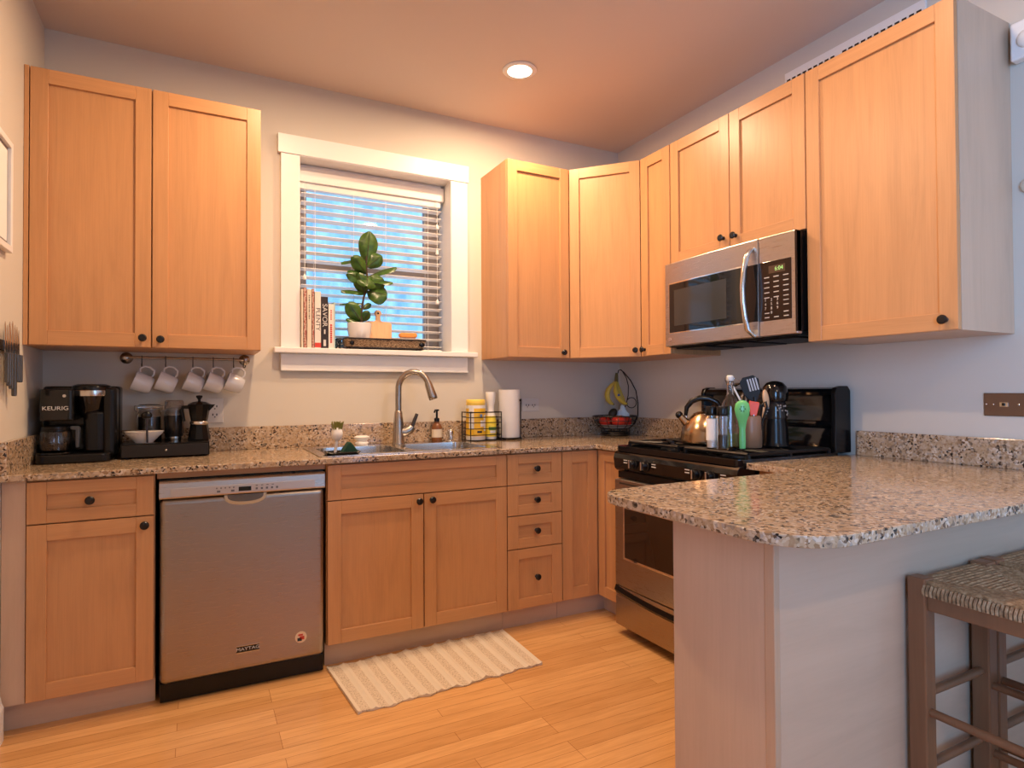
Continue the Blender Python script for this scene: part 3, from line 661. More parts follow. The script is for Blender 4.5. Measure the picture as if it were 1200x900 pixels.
u = thing('tongs', 'black looped tongs hooked over the rim side of the crock', 'tongs', up_(.04, 0, .01))
MB().tube([up_(.030, .012, .011), up_(.040, .016, .10), up_(.062, .022, .17), up_(.058, .022, .195), up_(.044, .02, .185), up_(.034, .016, .10), up_(.022, .014, .011)], .0045, 8).build('arms', blk_p, u)
u = thing('whisk', 'small dark wire whisk standing upright in the crock', 'whisk', up_(-.01, 0, .01))
MB().tube([up_(-.004, -.004, .011), up_(-.014, -.034, .15)], .005, 8).build('handle', blk_p, u)
wk = MB()
for k in range(4):
    a = PI*k/4; q = []
    for i in range(13):
        tt = i/12; rr_ = .026*math.sin(PI*tt)**.7 if 0 < tt < 1 else 0; sg = 1
        q.append(up_(-.016+rr_*math.cos(a)*(1 if i <= 6 else -1) if False else -.016+.026*math.sin(2*PI*tt)*math.cos(a), -.040+.026*math.sin(2*PI*tt)*math.sin(a), .145+.09*(1-math.cos(2*PI*tt))/2))
    wk.tube(q, .0014, 5)
wk.build('wires', steel_s, u)
t = thing('coffee_grinder', 'black countertop coffee grinder with domed lid at the end of the range', 'grinder', (2.82, -1.463, ZG)); c = (2.82, -1.463, ZG)
MB().lathe([(0, 0), (.058, 0), (.060, .004), (.054, .02), (.050, .10), (.046, .112), (.046, .12), (0, .12)], 32, 0, None, c).build('base', blk_p, t)
MB().lathe([(0, .12), (.049, .12), (.050, .125), (.044, .185), (.040, .195), (0, .195)], 32, 0, None, c).build('hopper', smoke_gl, t)
MB().lathe([(0, .195), (.050, .195), (.0535, .205), (.054, .228), (.048, .258), (.034, .275), (.016, .282), (0, .283)], 32, 0, None, c).build('lid', blk_g, t)
sp = MB()
for k in range(16):
    a = random.uniform(PI*.9, PI*1.75); z = random.uniform(.13, .18); rr_ = .0505-(z-.125)*.1
    sp.ball((c[0]+rr_*math.cos(a), c[1]+rr_*math.sin(a), ZG+z), .0035, 0, None, (1, 1, 1), 6)
sp.build('glints', mat('bean_glint', (.30, .28, .27), .3), t)

# ------------------------------------------------------------------ microwave
m = thing('microwave', 'over-the-range stainless steel microwave under the short wall cabinet', 'microwave', (2.9, -1.282, 1.39))
MY0, MY1, MZ0, MZ1 = -1.664, -.900, 1.397, 1.813
def mx(y): q = (y+1.282)/.382; return 2.708-.016*(1-q*q)
def curved(y0, y1, z0, z1, off=0, th=.03, n=8, rz=0):
    fr = [(mx(y0+(y1-y0)*i/n)-off, y0+(y1-y0)*i/n) for i in range(n+1)]
    return MB().prism(fr+[(mx(y1)-off+th, y1), (mx(y0)-off+th, y0)], z0, z1, 'z')
MB().box(2.735, W-.002, MY0, MY1, MZ0+.012, MZ1).build('case', blk_p, m, .002)
dr = curved(-1.487, MY1, MZ0, MZ1).build('door', steel_m, m, .004)
curved(-1.440, -.930, 1.457, 1.712, .0015, .004).build('window_trim', chrome, dr, .002)
curved(-1.486, -.936, 1.463, 1.706, .003, .004).build('window', dark_gl, dr, .002)
curved(-1.32, -.975, 1.495, 1.672, .0036, .002).build('inner_screen', mat('screen_mesh', (.045, .043, .042), .12), dr)
hz = [1.405, 1.43, 1.48, 1.55, 1.61, 1.68, 1.735, 1.775]
MB().tube([(mx(-1.462)+.004, -1.462, 1.402), (mx(-1.462)-.020, -1.460, 1.420)]+[(mx(-1.46)-.022-.034*math.sin(PI*(z-1.405)/.37), -1.455, z) for z in hz[1:-1]]+[(mx(-1.462)-.020, -1.460, 1.762), (mx(-1.462)+.004, -1.462, 1.778)], [.010, .013]+[.015]*6+[.013, .010], 14, flat=.8).build('handle', steel_s, dr)
MB().cyl((0, 0, 0), .011, .002, 20, 0, frame((mx(-.935)-.0, -.935, 1.430), (0, -1, 0), (0, 0, 1), (-1, 0, 0))).build('logo_disc', steel_s, dr)
pn = curved(MY0, -1.491, MZ0, MZ1).build('control_panel', steel_m, m, .004)
curved(-1.642, -1.492, 1.460, 1.706, .0015, .004).build('keypad', mat('keypad_brown', (.018, .012, .010), .15), pn, .001)
def fx_(y, z, off=.003): return face_x(mx(y)-off, y, z)
curved(-1.615, -1.540, 1.655, 1.686, .0025, .003).build('display', lcd_bg, pn)
text('6:04', .024, pn, lcd_m, fx_(-1.588, 1.671, .0034), 'clock_digits', .0003)
km = MB()
for j in range(5):
    for i in range(3):
        y = -1.530-i*.044; z = 1.640-j*.021
        if i == 2 and j > 3: continue
        km.box(mx(y)-.0028, mx(y)-.001, y-.012, y+.012, z-.0018, z+.0018)
for j in range(3): km.box(mx(-1.618)-.0028, mx(-1.618)-.001, -1.630, -1.606, 1.555-j*.018, 1.558-j*.018)
for i in range(3):
    for j in range(2):
        if j == 0 and i == 1: continue
        y = -1.530-i*.044; z = 1.492-j*.018; km.box(mx(y)-.0028, mx(y)-.001, y-.011, y+.011, z-.0018, z+.0018)
km.build('key_labels', ink_w, pn)
for k, ch in enumerate('123456789'):
    text(ch, .016, pn, ink_w, fx_(-1.524-(k % 3)*.028, 1.546-(k//3)*.0175, .0030), 'key_digit', .0003)
text('0', .016, pn, ink_w, fx_(-1.552, 1.4935, .0030), 'key_digit', .0003)
un = MB().box(2.728, W-.01, MY0+.004, MY1-.004, MZ0-.004, MZ0+.012)
for k in range(3): un.box(2.76, 3.02, -1.62+k*.25, -1.62+k*.25+.2, MZ0-.012, MZ0-.004)
un.build('vent_underside', blk_m, m, .002)
MB().box(2.704, 2.74, MY0, MY0+.004, MZ0+.01, MZ1-.002).build('side_trim', blk_g, m)

ZC = .8967                    # things stand on the granite from here on
# ------------------------------------------------------------------ coffee corner
k = thing('coffee_maker', 'large black two-way coffee maker with glass carafe beside the wall', 'coffee maker', (.16, -.18, ZC))
MB().prism(rrect(.035, .285, -.335, -.075, .03), ZC, ZC+.036).build('base', blk_p, k, .006, 3)
MB().prism(rrect(.030, .300, -.185, -.030, .04), ZC+.036, 1.205).prism(rrect(.180, .262, -.27, -.15, .03), ZC+.036, 1.10).prism(rrect(.245, .297, -.265, -.15, .022), ZC+.02, 1.198).build('tower', blk_p, k, .010, 3)
hd_ = MB().prism(rrect(.042, .156, -.300, -.16, .02), 1.065, 1.192).build('brew_head', blk_g, k, .006, 3)
MB().lathe([(0, 1.218-.005), (.05, 1.213), (.066, 1.207), (.070, 1.198), (.070, 1.186), (0, 1.186)], 32, 0, None, (.205, -.215, 0)).build('pod_lid', blk_p, k)
MB().lathe([(.060, 1.164), (.071, 1.164), (.072, 1.168), (.072, 1.186), (.068, 1.190), (.060, 1.190), (.060, 1.164)], 36, 0, None, (.205, -.215, 0)).build('silver_ring', steel_s, k)
MB().lathe([(0, 1.075), (.036, 1.075), (.045, 1.09), (.060, 1.164), (0, 1.164)], 32, 0, None, (.205, -.215, 0)).build('pod_holder', blk_g, k)
MB().prism(rrect(.035, .150, -.325, -.19, .03), ZC+.036, ZC+.044).build('hot_plate', blk_g, k, .002)
text('KEURIG', .022, k, ink_w, face_y(.096, -.3008, 1.115), sx=1.15)
MB().cyl((0, 0, 0), .006, .003, 14, 0, face_y(.125, -.300, 1.165)).build('button', steel_s, k)
cf = thing('coffee_carafe', 'glass carafe with dark handle standing on the coffee maker plate', 'carafe', (.092, -.255, ZC+.0445)); cc = (.092, -.255, ZC+.0445)
MB().lathe([(0, 0), (.044, 0), (.050, .006), (.054, .035), (.052, .075), (.047, .086), (.045, .086), (.050, .074), (.052, .035), (.048, .008), (0, .003)], 32, 0, None, cc).build('glass', glass, cf)
MB().lathe([(0, .0035), (.046, .0085), (.0505, .033), (0, .033)], 28, 0, None, cc).build('coffee', mat('black_coffee', (.012, .006, .003), .05), cf)
MB().lathe([(0, .086), (.049, .086), (.050, .09), (.050, .100), (.040, .106), (0, .107)], 32, 0, None, cc).build('lid', blk_p, cf)
MB().lathe([(.0505, .082), (.0515, .083), (.0515, .087), (.0505, .088), (.0505, .082)], 32, 0, None, cc).build('band', blk_p, cf)
MB().prism([(.140, 1.0415), (.140, 1.030), (.158, 1.026), (.158, .955), (.170, .955), (.173, 1.035), (.165, 1.0415)], -.275, -.245, 'y').build('handle', mat('slate_plastic', (.06, .065, .075), .3), cf, .003)

pdw = thing('pod_drawer', 'low black pod drawer under the jar, grinder and moka pot', 'drawer unit', (.47, -.15, ZC))
ZP = ZC+.064
MB().box(.310, .645, -.270, -.030, ZC+.004, ZP).build('case', blk_p, pdw, .003)
for x in (.33, .625):
    for y in (-.25, -.05): MB().cyl((x, y, ZC), .008, .005, 12).build('foot', blk_m, pdw)
q = MB().box(.316, .639, -.279, -.268, ZC+.008, ZP-.007).build('drawer', mat('speckled_black', (.010, .008, .0075), .35), pdw, .002)
MB().ball((.478, -.283, ZC+.034), .005).build('knob', steel_s, q)
t = thing('glass_jar', 'clip-top glass jar of dark coffee beans on the pod drawer', 'jar', (.405, -.085, ZP)); c = (.405, -.085, ZP)
MB().lathe([(0, 0), (.045, 0), (.048, .005), (.048, .115), (.044, .130), (.041, .134), (.041, .145), (.038, .145), (.038, .132), (.045, .113), (.045, .006), (0, .004)], 28, 0, None, c).build('glass', glass, t)
MB().lathe([(0, .006), (.0445, .0065), (.0445, .108), (0, .108)], 28, 0, None, c).build('beans', coffee_m, t)
MB().lathe([(0, .147), (.044, .147), (.047, .150), (.047, .158), (.040, .164), (0, .166)], 28, 0, None, c).build('lid', glass, t)
wr = MB().tube([(c[0]+.0475*math.cos(2*PI*i/28), c[1]+.0475*math.sin(2*PI*i/28), ZP+.146) for i in range(28)], .0018, 6, 0, True)
for sg in (-1, 1): wr.tube([(c[0]+sg*.048, c[1], ZP+.13), (c[0]+sg*.058, c[1]-.008, ZP+.14), (c[0]+sg*.056, c[1]-.008, ZP+.158), (c[0]+sg*.047, c[1], ZP+.155)], .0018, 6)
wr.build('wire_clip', steel_s, t)
fl = MB()
for j in range(5):
    z = ZP+.001+j*.0035
    fl.lathe([(.034, z), (.058+.002*j, z+.026), (.066+.002*j, z+.034)], 56, 0, None, (.392, -.196, 0), True, 1, 1, lambda a, zz, j=j: 1+.035*math.sin(28*a+j)*(1 if zz > ZP+.02 else .3))
fl.lathe([(0, ZP), (.034, ZP), (.034, ZP+.018), (0, ZP+.018)], 28, 0, None, (.392, -.196, 0))
o = fl.build('coffee_filters', paper); tag(o, 'nest of fluted white paper coffee filters in front of the jar', 'coffee filters')
t = thing('coffee_scoop', 'black coffee scoop propped up against the paper filters', 'scoop', (.408, -.268, ZP))
MB().tube([(.408, -.2655, ZP+.003), (.407, -.2655, ZP+.05), (.405, -.240, ZP+.105)], .0045, 8, flat=.8).build('handle', mat('navy_black', (.012, .015, .03), .3), t)
MB().ball((.404, -.236, ZP+.118), .021, 0, None, (1, .5, .8)).build('bowl', blk_p, t)
t = thing('hand_coffee_grinder', 'cylindrical coffee grinder with clear lid on the pod drawer', 'grinder', (.503, -.093, ZP)); c = (.503, -.093, ZP)
MB().lathe([(0, 0), (.036, 0), (.037, .003), (.037, .016), (0, .016)], 28, 0, None, c).build('foot', steel_s, t)
MB().lathe([(0, .016), (.036, .016), (.038, .022), (.042, .10), (.042, .112), (0, .112)], 28, 0, None, c).build('body', smoke_gl, t)
MB().lathe([(.039, .1125), (.039, .175), (.034, .182), (0, .184), (0, .181), (.033, .179), (.0365, .173), (.0365, .1125), (.039, .1125)], 28, 0, None, c).build('lid', mat('tinted_lid', (.75, .72, .70), .04, trans=.9), t)
MB().lathe([(0, .1125), (.030, .1125), (.028, .125), (.010, .145), (0, .147)], 20, 0, None, c).build('blade_cup', steel_s, t)
t = thing('moka_pot', 'dark eight-sided moka pot with a pale band beside the outlet', 'moka pot', (.605, -.14, ZP)); c = (.605, -.14, ZP)
MB().lathe([(0, 0), (.046, 0), (.047, .004), (.037, .066), (.036, .070), (0, .070)], 10, 0, None, c, False).build('boiler', blk_p, t, .002)
MB().lathe([(0, .070), (.038, .070), (.039, .073), (.039, .082), (.037, .085), (0, .085)], 28, 0, None, c).build('band', steel_s, t)
MB().lathe([(0, .085), (.034, .085), (.047, .158), (.047, .162), (0, .162)], 10, 0, None, c, False).build('pot', blk_p, t, .002)
MB().lathe([(0, .162), (.048, .162), (.030, .172), (0, .178)], 10, 0, None, c, False).build('lid', blk_p, t)
MB().lathe([(0, .176), (.006, .176), (.006, .184), (.014, .196), (.013, .202), (0, .204)], 14, 0, None, c).build('lid_knob', blk_m, t)
MB().prism([(c[0]+.040, ZP+.130), (c[0]+.066, ZP+.160), (c[0]+.040, ZP+.162)], c[1]-.011, c[1]+.011, 'y').build('spout', blk_p, t, .002)
MB().tube([(c[0]-.036, c[1], ZP+.150), (c[0]-.066, c[1], ZP+.150), (c[0]-.072, c[1], ZP+.135), (c[0]-.062, c[1], ZP+.085)], [.008, .008, .009, .007], 10).build('handle', blk_m, t)
# outlets
def outlet(lab, x, z, w, h, rows):
    t = thing('outlet', lab, 'outlet', (x, 0, z))
    MB().box(x-w/2, x+w/2, -.006, -.0005, z-h/2, z+h/2).build('plate', plate_w, t, .002)
    s_ = MB()
    for (dx, dz) in rows: s_.box(x+dx-.011, x+dx-.006, -.0068, -.0055, z+dz-.005, z+dz+.005).box(x+dx+.006, x+dx+.011, -.0068, -.0055, z+dz-.005, z+dz+.005).box(x+dx-.003, x+dx+.003, -.0068, -.0055, z+dz-.014, z+dz-.009)
    s_.build('slots', ink_k, t)
outlet('white wall outlet behind the moka pot and hanging mugs', .672, 1.090, .075, .118, ((0, .02), (0, -.02)))
outlet('white wall outlet next to the paper towel roll', 2.420, 1.092, .118, .078, ((-.022, 0), (.022, 0)))
t = thing('switch_plate', 'wide bronze metal switch plate on the wall above the peninsula', 'switch plate', (W, -2.21, 1.116))
MB().box(W-.006, W-.0005, -2.33, -2.121, 1.077, 1.158).build('plate', plate_b, t, .002)
s_ = MB()
for y in (-2.128, -2.150, -2.225): s_.ball((W-.007, y, 1.118), .0035, 0, None, (.5, 1, 1), 8)
s_.build('screws', steel_s, t)
MB().box(W-.009, W-.005, -2.196, -2.170, 1.110, 1.126).build('switch_surround', steel_s, t, .001)
MB().box(W-.013, W-.008, -2.187, -2.179, 1.113, 1.123).build('toggle', blk_p, t)

# ------------------------------------------------------------------ mug rail
RZ, RYY = 1.336, -.055
t = thing('mug_rail', 'dark metal rail under the wall cabinet carrying mugs on hooks', 'rail', (.556, 0, RZ))
MB().tube([(.300, RYY, RZ+.002), (.815, RYY, RZ-.002)], .0055, 10).build('bar', nickel, t)
for x in (.309, .803):
    MB().lathe([(0, .0005), (.026, .0005), (.026, .004), (.020, .010), (.010, .014), (.008, .05), (.011, .058), (0, .062)], 22, 0, frame((x, 0, RZ), (1, 0, 0), (0, 0, 1), (0, -1, 0))).build('flange', nickel, t)
hk = MB().tube([(0, .0065, .000), (0, .0055, .006), (0, 0, .0085), (0, -.0065, .005), (0, -.0075, -.004), (0, -.003, -.02), (0, .001, -.032), (0, -.002, -.038), (0, -.010, -.040), (0, -.016, -.034), (0, -.017, -.026)], .0021, 8)
H0 = hk.build('rail_hook', wire_m); tag(H0, 'x', 'hook', 'hooks on the mug rail')
hx = [.373, .467, .578, .664, .752]
wl_ = ['first mug from the coffee maker', 'second mug from the coffee maker', 'middle mug of the five', 'fourth mug from the coffee maker', 'mug at the window end']
H0.location = (hx[0], RYY, RZ); H0['label'] = 'dark metal hook holding the '+wl_[0]
for i in range(1, 5): dup(H0, (hx[i], RYY, RZ), 0, 'dark metal hook holding the '+wl_[i])
dup(H0, (.795, RYY, RZ-.0), .6, 'empty dark metal hook at the window end of the mug rail')
mg = thing('mug', 'white mug hanging on the rail, first from the coffee maker', 'mug', (0, 0, 0), 0, 'white mugs on the rail')
th = math.radians(22); MA = frame((-.014, 0, -.080), (math.sin(th), 0, math.cos(th)), (0, 1, 0), (math.cos(th), 0, -math.sin(th)))  # local z along mug axis rim -> base, x = handle side
MB().lathe([(.040, -.039), (.0445, -.039), (.0445, -.037), (.041, .018), (.036, .034), (.032, .038), (0, .038), (0, .034), (.030, .033), (.037, .016), (.0415, -.036), (.040, -.039)], 32, 0, MA).build('cup', ceramic, mg)
MB().tube([(.041, 0, -.028), (.058, 0, -.034), (.074, 0, -.022), (.0785, 0, 0), (.070, 0, .020), (.052, 0, .026), (.036, 0, .020)], .0046, 10, 0, False, MA).build('handle', ceramic, mg)
MZ = RZ-.040-.0021
zoff = -.0018
rzs = [.12, .06, .10, .12, .05]
for i, x in enumerate(hx):
    p = (x+.018, RYY-.010, RZ-.0405+.0045)
    if i == 0: mg.location = p; mg.rotation_euler = (0, 0, rzs[0])
    else: dup(mg, p, rzs[i], 'white mug hanging on the rail, '+['', 'second from the coffee maker', 'third from the coffee maker in the middle', 'fourth from the coffee maker', 'nearest the window'][i])

# ------------------------------------------------------------------ knives and frame on the side wall
t = thing('knife_strip', 'dark magnetic knife strip on the side wall beside the wall cabinet', 'knife strip', (0, -.62, 1.34))
MB().box(.0005, .016, -.84, -.468, 1.322, 1.356).build('bar', blk_m, t, .002)
kn_spec = [(-.487, 1.405, 1.215, .016), (-.512, 1.415, 1.215, .018), (-.538, 1.42, 1.218, .016), (-.570, 1.430, 1.165, .020), (-.604, 1.425, 1.19, .022), (-.634, 1.41, 1.20, .018), (-.662, 1.42, 1.21, .016)]
kl = ['short knife with grey handle at the cabinet end of the knife strip', 'slim grey-handled knife, second from the cabinet on the strip', 'slim grey-handled knife, third from the cabinet on the strip', 'long dark-handled knife hanging lowest on the magnetic strip', 'broad dark-handled knife, fifth from the cabinet on the strip', 'plain knife, sixth from the cabinet on the strip', 'plain knife at the far end of the strip from the cabinet']
for (y, zt, zb_, w), lb in zip(kn_spec, kl):
    n_ = thing('kitchen_knife', lb, 'knife', (.017, y, zb_), 0, 'knives on the magnetic strip')
    zm = 1.315
    MB().prism([(y-w/2, zm), (y+w/2, zm), (y+w/2, zt-.05), (y, zt), (y-w/2, zt-.012)], .0165, .019, 'x').build('blade', steel_s, n_)
    MB().prism([(y-w*.45, zm), (y+w*.45, zm), (y+w*.5, zb_+.01), (y+w*.3, zb_), (y-w*.5, zb_)], .017, .030, 'x').build('handle', mat('knife_handle', (.10, .095, .09), .35, .5), n_, .003)
t = thing('picture_frame', 'white framed picture on the side wall beside the wall cabinet', 'picture', (0, -.73, 1.86))
fm = MB().box(.0005, .022, -.612, -.590, 1.665, 2.05).box(.0005, .022, -.87, -.848, 1.665, 2.05).box(.0005, .022, -.848, -.612, 1.665, 1.687).box(.0005, .022, -.848, -.612, 2.028, 2.05)
fm.build('frame', white_p, t, .002)
MB().box(.001, .010, -.848, -.612, 1.687, 2.028).build('print', mat('print_grey', (.22, .20, .19), .4), t)
MB().box(.009, .012, -.835, -.625, 1.70, 2.015).build('mat_board', paper, t)

# ------------------------------------------------------------------ right wall top
t = thing('vent_grille', 'white wall register above the large wall cabinet near the ceiling', 'vent', (W, -1.6, 2.60))
v_ = MB().box(W-.012, W-.0005, -1.95, -1.315, 2.56, 2.688).build('frame', white_p, t, .002)
sl = MB()
for k_ in range(22):
    y = -1.935+k_*.028
    if k_ == 12: continue
    sl.box(W-.014, W-.0115, y, y+.018, 2.60, 2.652)
sl.build('slots', wool_gap, t)
t = thing('motion_sensor', 'white wall sensor box with round dome near the large cabinet', 'sensor', (W, -2.27, 2.35))
MB().box(W-.04, W-.0005, -2.34, -2.232, 2.29, 2.42).build('case', white_p, t, .006, 3)
MB().ball((W-.040, -2.283, 2.352), .032, 0, None, (.5, 1, 1)).build('dome', plastic_w, t)
t = thing('wall_dial', 'small round beige dial on the wall beyond the large cabinet', 'dial', (W, -2.27, 1.86))
MB().lathe([(0, .0005), (.026, .0005), (.026, .012), (.018, .02), (0, .022)], 20, 0, frame((W, -2.268, 1.865), (0, -1, 0), (0, 0, 1), (-1, 0, 0))).build('face', cream, t)

# ------------------------------------------------------------------ blind
bl = thing('window_blind', 'white slatted blind hanging inside the window recess', 'blind', (1.48, .10, 2.38))
MB().box(1.066, 1.890, .078, .092, 2.296, 2.376).box(1.066, 1.08, .09, .13, 2.296, 2.376).box(1.876, 1.89, .09, .13, 2.296, 2.376).box(1.08, 1.876, .09, .17, 2.372, 2.391).build('valance', slat_m, bl, .004)
MB().box(1.078, 1.874, .092, .135, 2.262, 2.300).build('headrail', plastic_w, bl, .003)
sm = MB(); z = 2.235
while z > 1.430:
    a = math.radians(8); cy, hw = .108, .025
    for s_ in (0,):
        pts = []
        for i in range(5):
            q = -1+i/2; pts.append((cy+hw*q*math.cos(a), z-hw*q*math.sin(a)+.0025*(1-q*q)))
        sm.prism([(y, zz+.0013) for y, zz in pts]+[(y, zz-.0013) for y, zz in reversed(pts)], 1.084, 1.876, 'x')
    z -= .0445
sm.build('slats', slat_m, bl)
MB().box(1.082, 1.876, .086, .130, 1.404, 1.420).build('bottom_rail', slat_m, bl, .003)
cm = MB()
for x in (1.155, 1.36, 1.54, 1.79):
    cm.tube([(x, .083, 1.41), (x, .083, 2.27)], .0011, 5).tube([(x, .134, 1.41), (x, .134, 2.27)], .0011, 5)
cm.build('ladder_cords', cord_m, bl)
pc = MB().tube([(1.10, .069, 1.80), (1.10, .069, 2.30)], .0014, 5).tube([(1.842, .069, 1.70), (1.842, .069, 2.30)], .0014, 5)
pc.build('pull_cords', cord_m, bl)
for x, z in ((1.10, 1.785), (1.842, 2.14), (1.842, 1.99), (1.842, 1.70)):
    MB().lathe([(0, 0), (.008, 0), (.010, .004), (.006, .022), (.003, .028), (0, .028)], 12, 0, None, (x, .069, z-.012)).build('tassel', cord_m, bl)

# ------------------------------------------------------------------ window sill things (sill top 1.403)
SZ = 1.4035
def book(lab, x0, x1, h, cover, y0=-.035, y1=.060, tilt=0):
    t = thing('book', lab, 'book', ((x0+x1)/2, y0, SZ), 0, 'books on the window sill')
    MB().box(x0, x1, y0, y0+.003, SZ, SZ+h).box(x0, x0+.002, y0, y1, SZ, SZ+h).box(x1-.002, x1, y0, y1, SZ, SZ+h).build('cover', cover, t, .0008, 1)
    MB().box(x0+.002, x1-.002, y0+.003, y1-.003, SZ+.003, SZ+h-.003).build('pages', paper, t)
    return t
def spine(t, s, size, x, z, mt, sx=1, y=-.0352): text(s, size, t, mt, frame((x, y, z), (0, 0, -1), (1, 0, 0), (0, -1, 0)), 'title', .0003, 'CENTER', sx)
bx = [1.0665, 1.0775, 1.0995, 1.1225, 1.1345, 1.1625, 1.1655, 1.1985, 1.2015, 1.2285]
b_ = book('slim cream book against the window jamb', 1.0665, 1.0775, .300, cream)
b_ = book('red patterned book between two cream books on the sill', 1.0785, 1.0945, .308, book_r)
b_ = book('cream book with small dark title between two red patterned books', 1.0955, 1.1185, .302, cream)
mk = MB()
for j in range(14): mk.box(1.104, 1.110, -.0360, -.0348, SZ+.15+j*.009, SZ+.156+j*.009-random.uniform(0, .003))
mk.build('title', ink_k, b_)
b_ = book('thin red patterned book beside the wide white book', 1.1195, 1.1315, .306, book_r)
b_ = book('wide white book with thin black capital letters on its spine', 1.1330, 1.1650, .293, book_w)
spine(b_, 'PLENTY', .030, 1.149, SZ+.150, ink_k, 1.15); MB().box(1.1335, 1.1645, -.0358, -.0349, SZ+.004, SZ+.028).build('red_tail', ink_r, b_)
b_ = book('black book with bold white capital letters on its spine', 1.1665, 1.2005, .268, book_k)
spine(b_, 'SAVOR', .034, 1.1835, SZ+.172, ink_w, 1.12); MB().box(1.177, 1.190, -.0358, -.0349, SZ+.012, SZ+.045).box(1.180, 1.187, -.0358, -.0349, SZ+.075, SZ+.098).build('emblem', ink_w, b_)
b_ = book('white book with small red lettering beside the black book', 1.2020, 1.2310, .232, book_w)
mk = MB()
for j in range(9): mk.box(1.211, 1.221, -.0360, -.0348, SZ+.03+j*.011, SZ+.038+j*.011, 0)
for j in range(5): mk.box(1.213, 1.219, -.0360, -.0348, SZ+.15+j*.011, SZ+.157+j*.011, 0)
mk.build('title', ink_r, b_)
b_ = book('pale teal book standing behind the red-lettered white book', 1.2325, 1.2425, .246, book_t, -.01, .068)
ct = thing('cord_coil', 'dark loose cord coil lying between books and woven tray', 'cord', (1.262, .03, SZ))
cp_ = []
for i in range(70):
    a = i*.42; cp_.append((1.263+.011*math.cos(a)*(1+.2*math.sin(i)), .015+.025*math.sin(a*.8), SZ+.006+.05*abs(math.sin(i*.13))))
MB().tube(cp_, .0035, 6).build('cord', mat('dark_cord', (.03, .04, .05), .6), ct)
tx0, tx1, ty0, ty1 = 1.285, 1.735, -.055, .062
t = thing('woven_tray', 'long woven tray with dark wire rim on the window sill', 'tray', ((tx0+tx1)/2, 0, SZ))
lo = [[(x, y, z) for x, y in rrect(tx0+d, tx1-d, ty0+d, ty1-d, .025)] for d, z in ((.012, SZ+.012), (0, SZ+.055), (.006, SZ+.055), (.016, SZ+.018))]
MB().loft(lo, 0, True, True, True).build('basket', wick_m, t)
MB().tube([(x, y, SZ+.057) for x, y in rrect(tx0, tx1, ty0, ty1, .028)], .004, 8, 0, True).tube([(x, y, SZ+.010) for x, y in rrect(tx0+.012, tx1-.012, ty0+.012, ty1-.012, .02)], .004, 8, 0, True).build('rim', wire_m, t)
for x in (tx0+.03, tx1-.03):
    for y in (ty0+.03, ty1-.03): MB().cyl((x, y, SZ), .007, .012, 10).build('foot', wire_m, t)
MB().ball((tx0+.035, ty0+.002, SZ+.033), .013, 0, None, (1, .5, 1)).build('handle_boss', blk_p, t)
MB().ball((tx1-.03, ty0+.002, SZ+.033), .013, 0, None, (1.3, .5, 1)).build('handle_boss', blk_p, t)
MB().box(tx0+.012, tx1-.012, ty0+.012, ty1-.012, SZ+.044, SZ+.050).build('tray_liner', board_wood, t)
TZ = SZ+.0505
# fiddle-leaf plant
px, py = 1.372, .004
t = thing('potted_fig', 'young fiddle-leaf fig in a ribbed white pot on the tray', 'plant', (px, py, TZ))
MB().lathe([(0, 0), (.046, 0), (.052, .004), (.062, .05), (.064, .092), (.060, .094), (.057, .088), (.056, .080), (0, .080)], 64, 0, None, (px, py, TZ), True, 1, .80, lambda a, z: 1+.012*math.cos(32*a)).build('pot', ceramic, t)
MB().lathe([(0, .0805), (.055, .0805), (0, .086)], 24, 0, None, (px, py, TZ), True, 1, .8).build('soil', soil_m, t)
stp = [(px+.010, py, TZ+.084), (px+.012, py, TZ+.16), (px+.022, py-.004, TZ+.23), (px+.040, py-.006, TZ+.30), (px+.040, py-.004, TZ+.38), (px+.036, py-.004, TZ+.46)]
MB().tube(stp, [.006, .006, .0055, .005, .0045, .003], 8).build('stem', stem_m, t)
lf = MB()
def leaf(base_, tip, width, facing, cup=.25, ruf=.10):
    width *= 1.3; tip = tuple(a+(b2-a)*1.12 for a, b2 in zip(base_, tip))
    b0, t0 = Vector(base_), Vector(tip); ax = (t0-b0); Ln = ax.length; ax.normalize()
    f = Vector(facing); f = (f-ax*f.dot(ax)).normalized(); s_ = ax.cross(f).normalized()
    nl, nw = 9, 4; vs = []; fs = []
    for i in range(nl+1):
        tt = i/nl; w = width*.5*(max(0, math.sin(PI*min(1, .10+tt*.86)))**.75)*(.50+.62*tt)*(1-.35*max(0, tt-.9)/.1)
        if i == 0: w = .0025
        for k in range(-nw, nw+1):
            q = k/nw; d = -cup*width*(q*q)*.5+ruf*width*.3*math.sin(tt*9+k)*abs(q)-.16*Ln*(tt**2)*.5
            vs.append(b0+ax*Ln*tt+s_*w*q+f*(-d if False else d))
    n_ = 2*nw+1
    for i in range(nl):
        for k in range(n_-1): fs.append((i*n_+k, i*n_+k+1, (i+1)*n_+k+1, (i+1)*n_+k))
    lf.add(vs, fs, 0, True)
    lf.tube([b0+ax*Ln*tt+f*(.0012-.08*Ln*tt*tt) for tt in (0, .3, .6, .9)], [.0022, .0016, .0012, .0008], 5, 1)
def S(dx, dz, dy=0): return (px+dx, py+dy, TZ+dz)
V = (-.25, -1, .15)
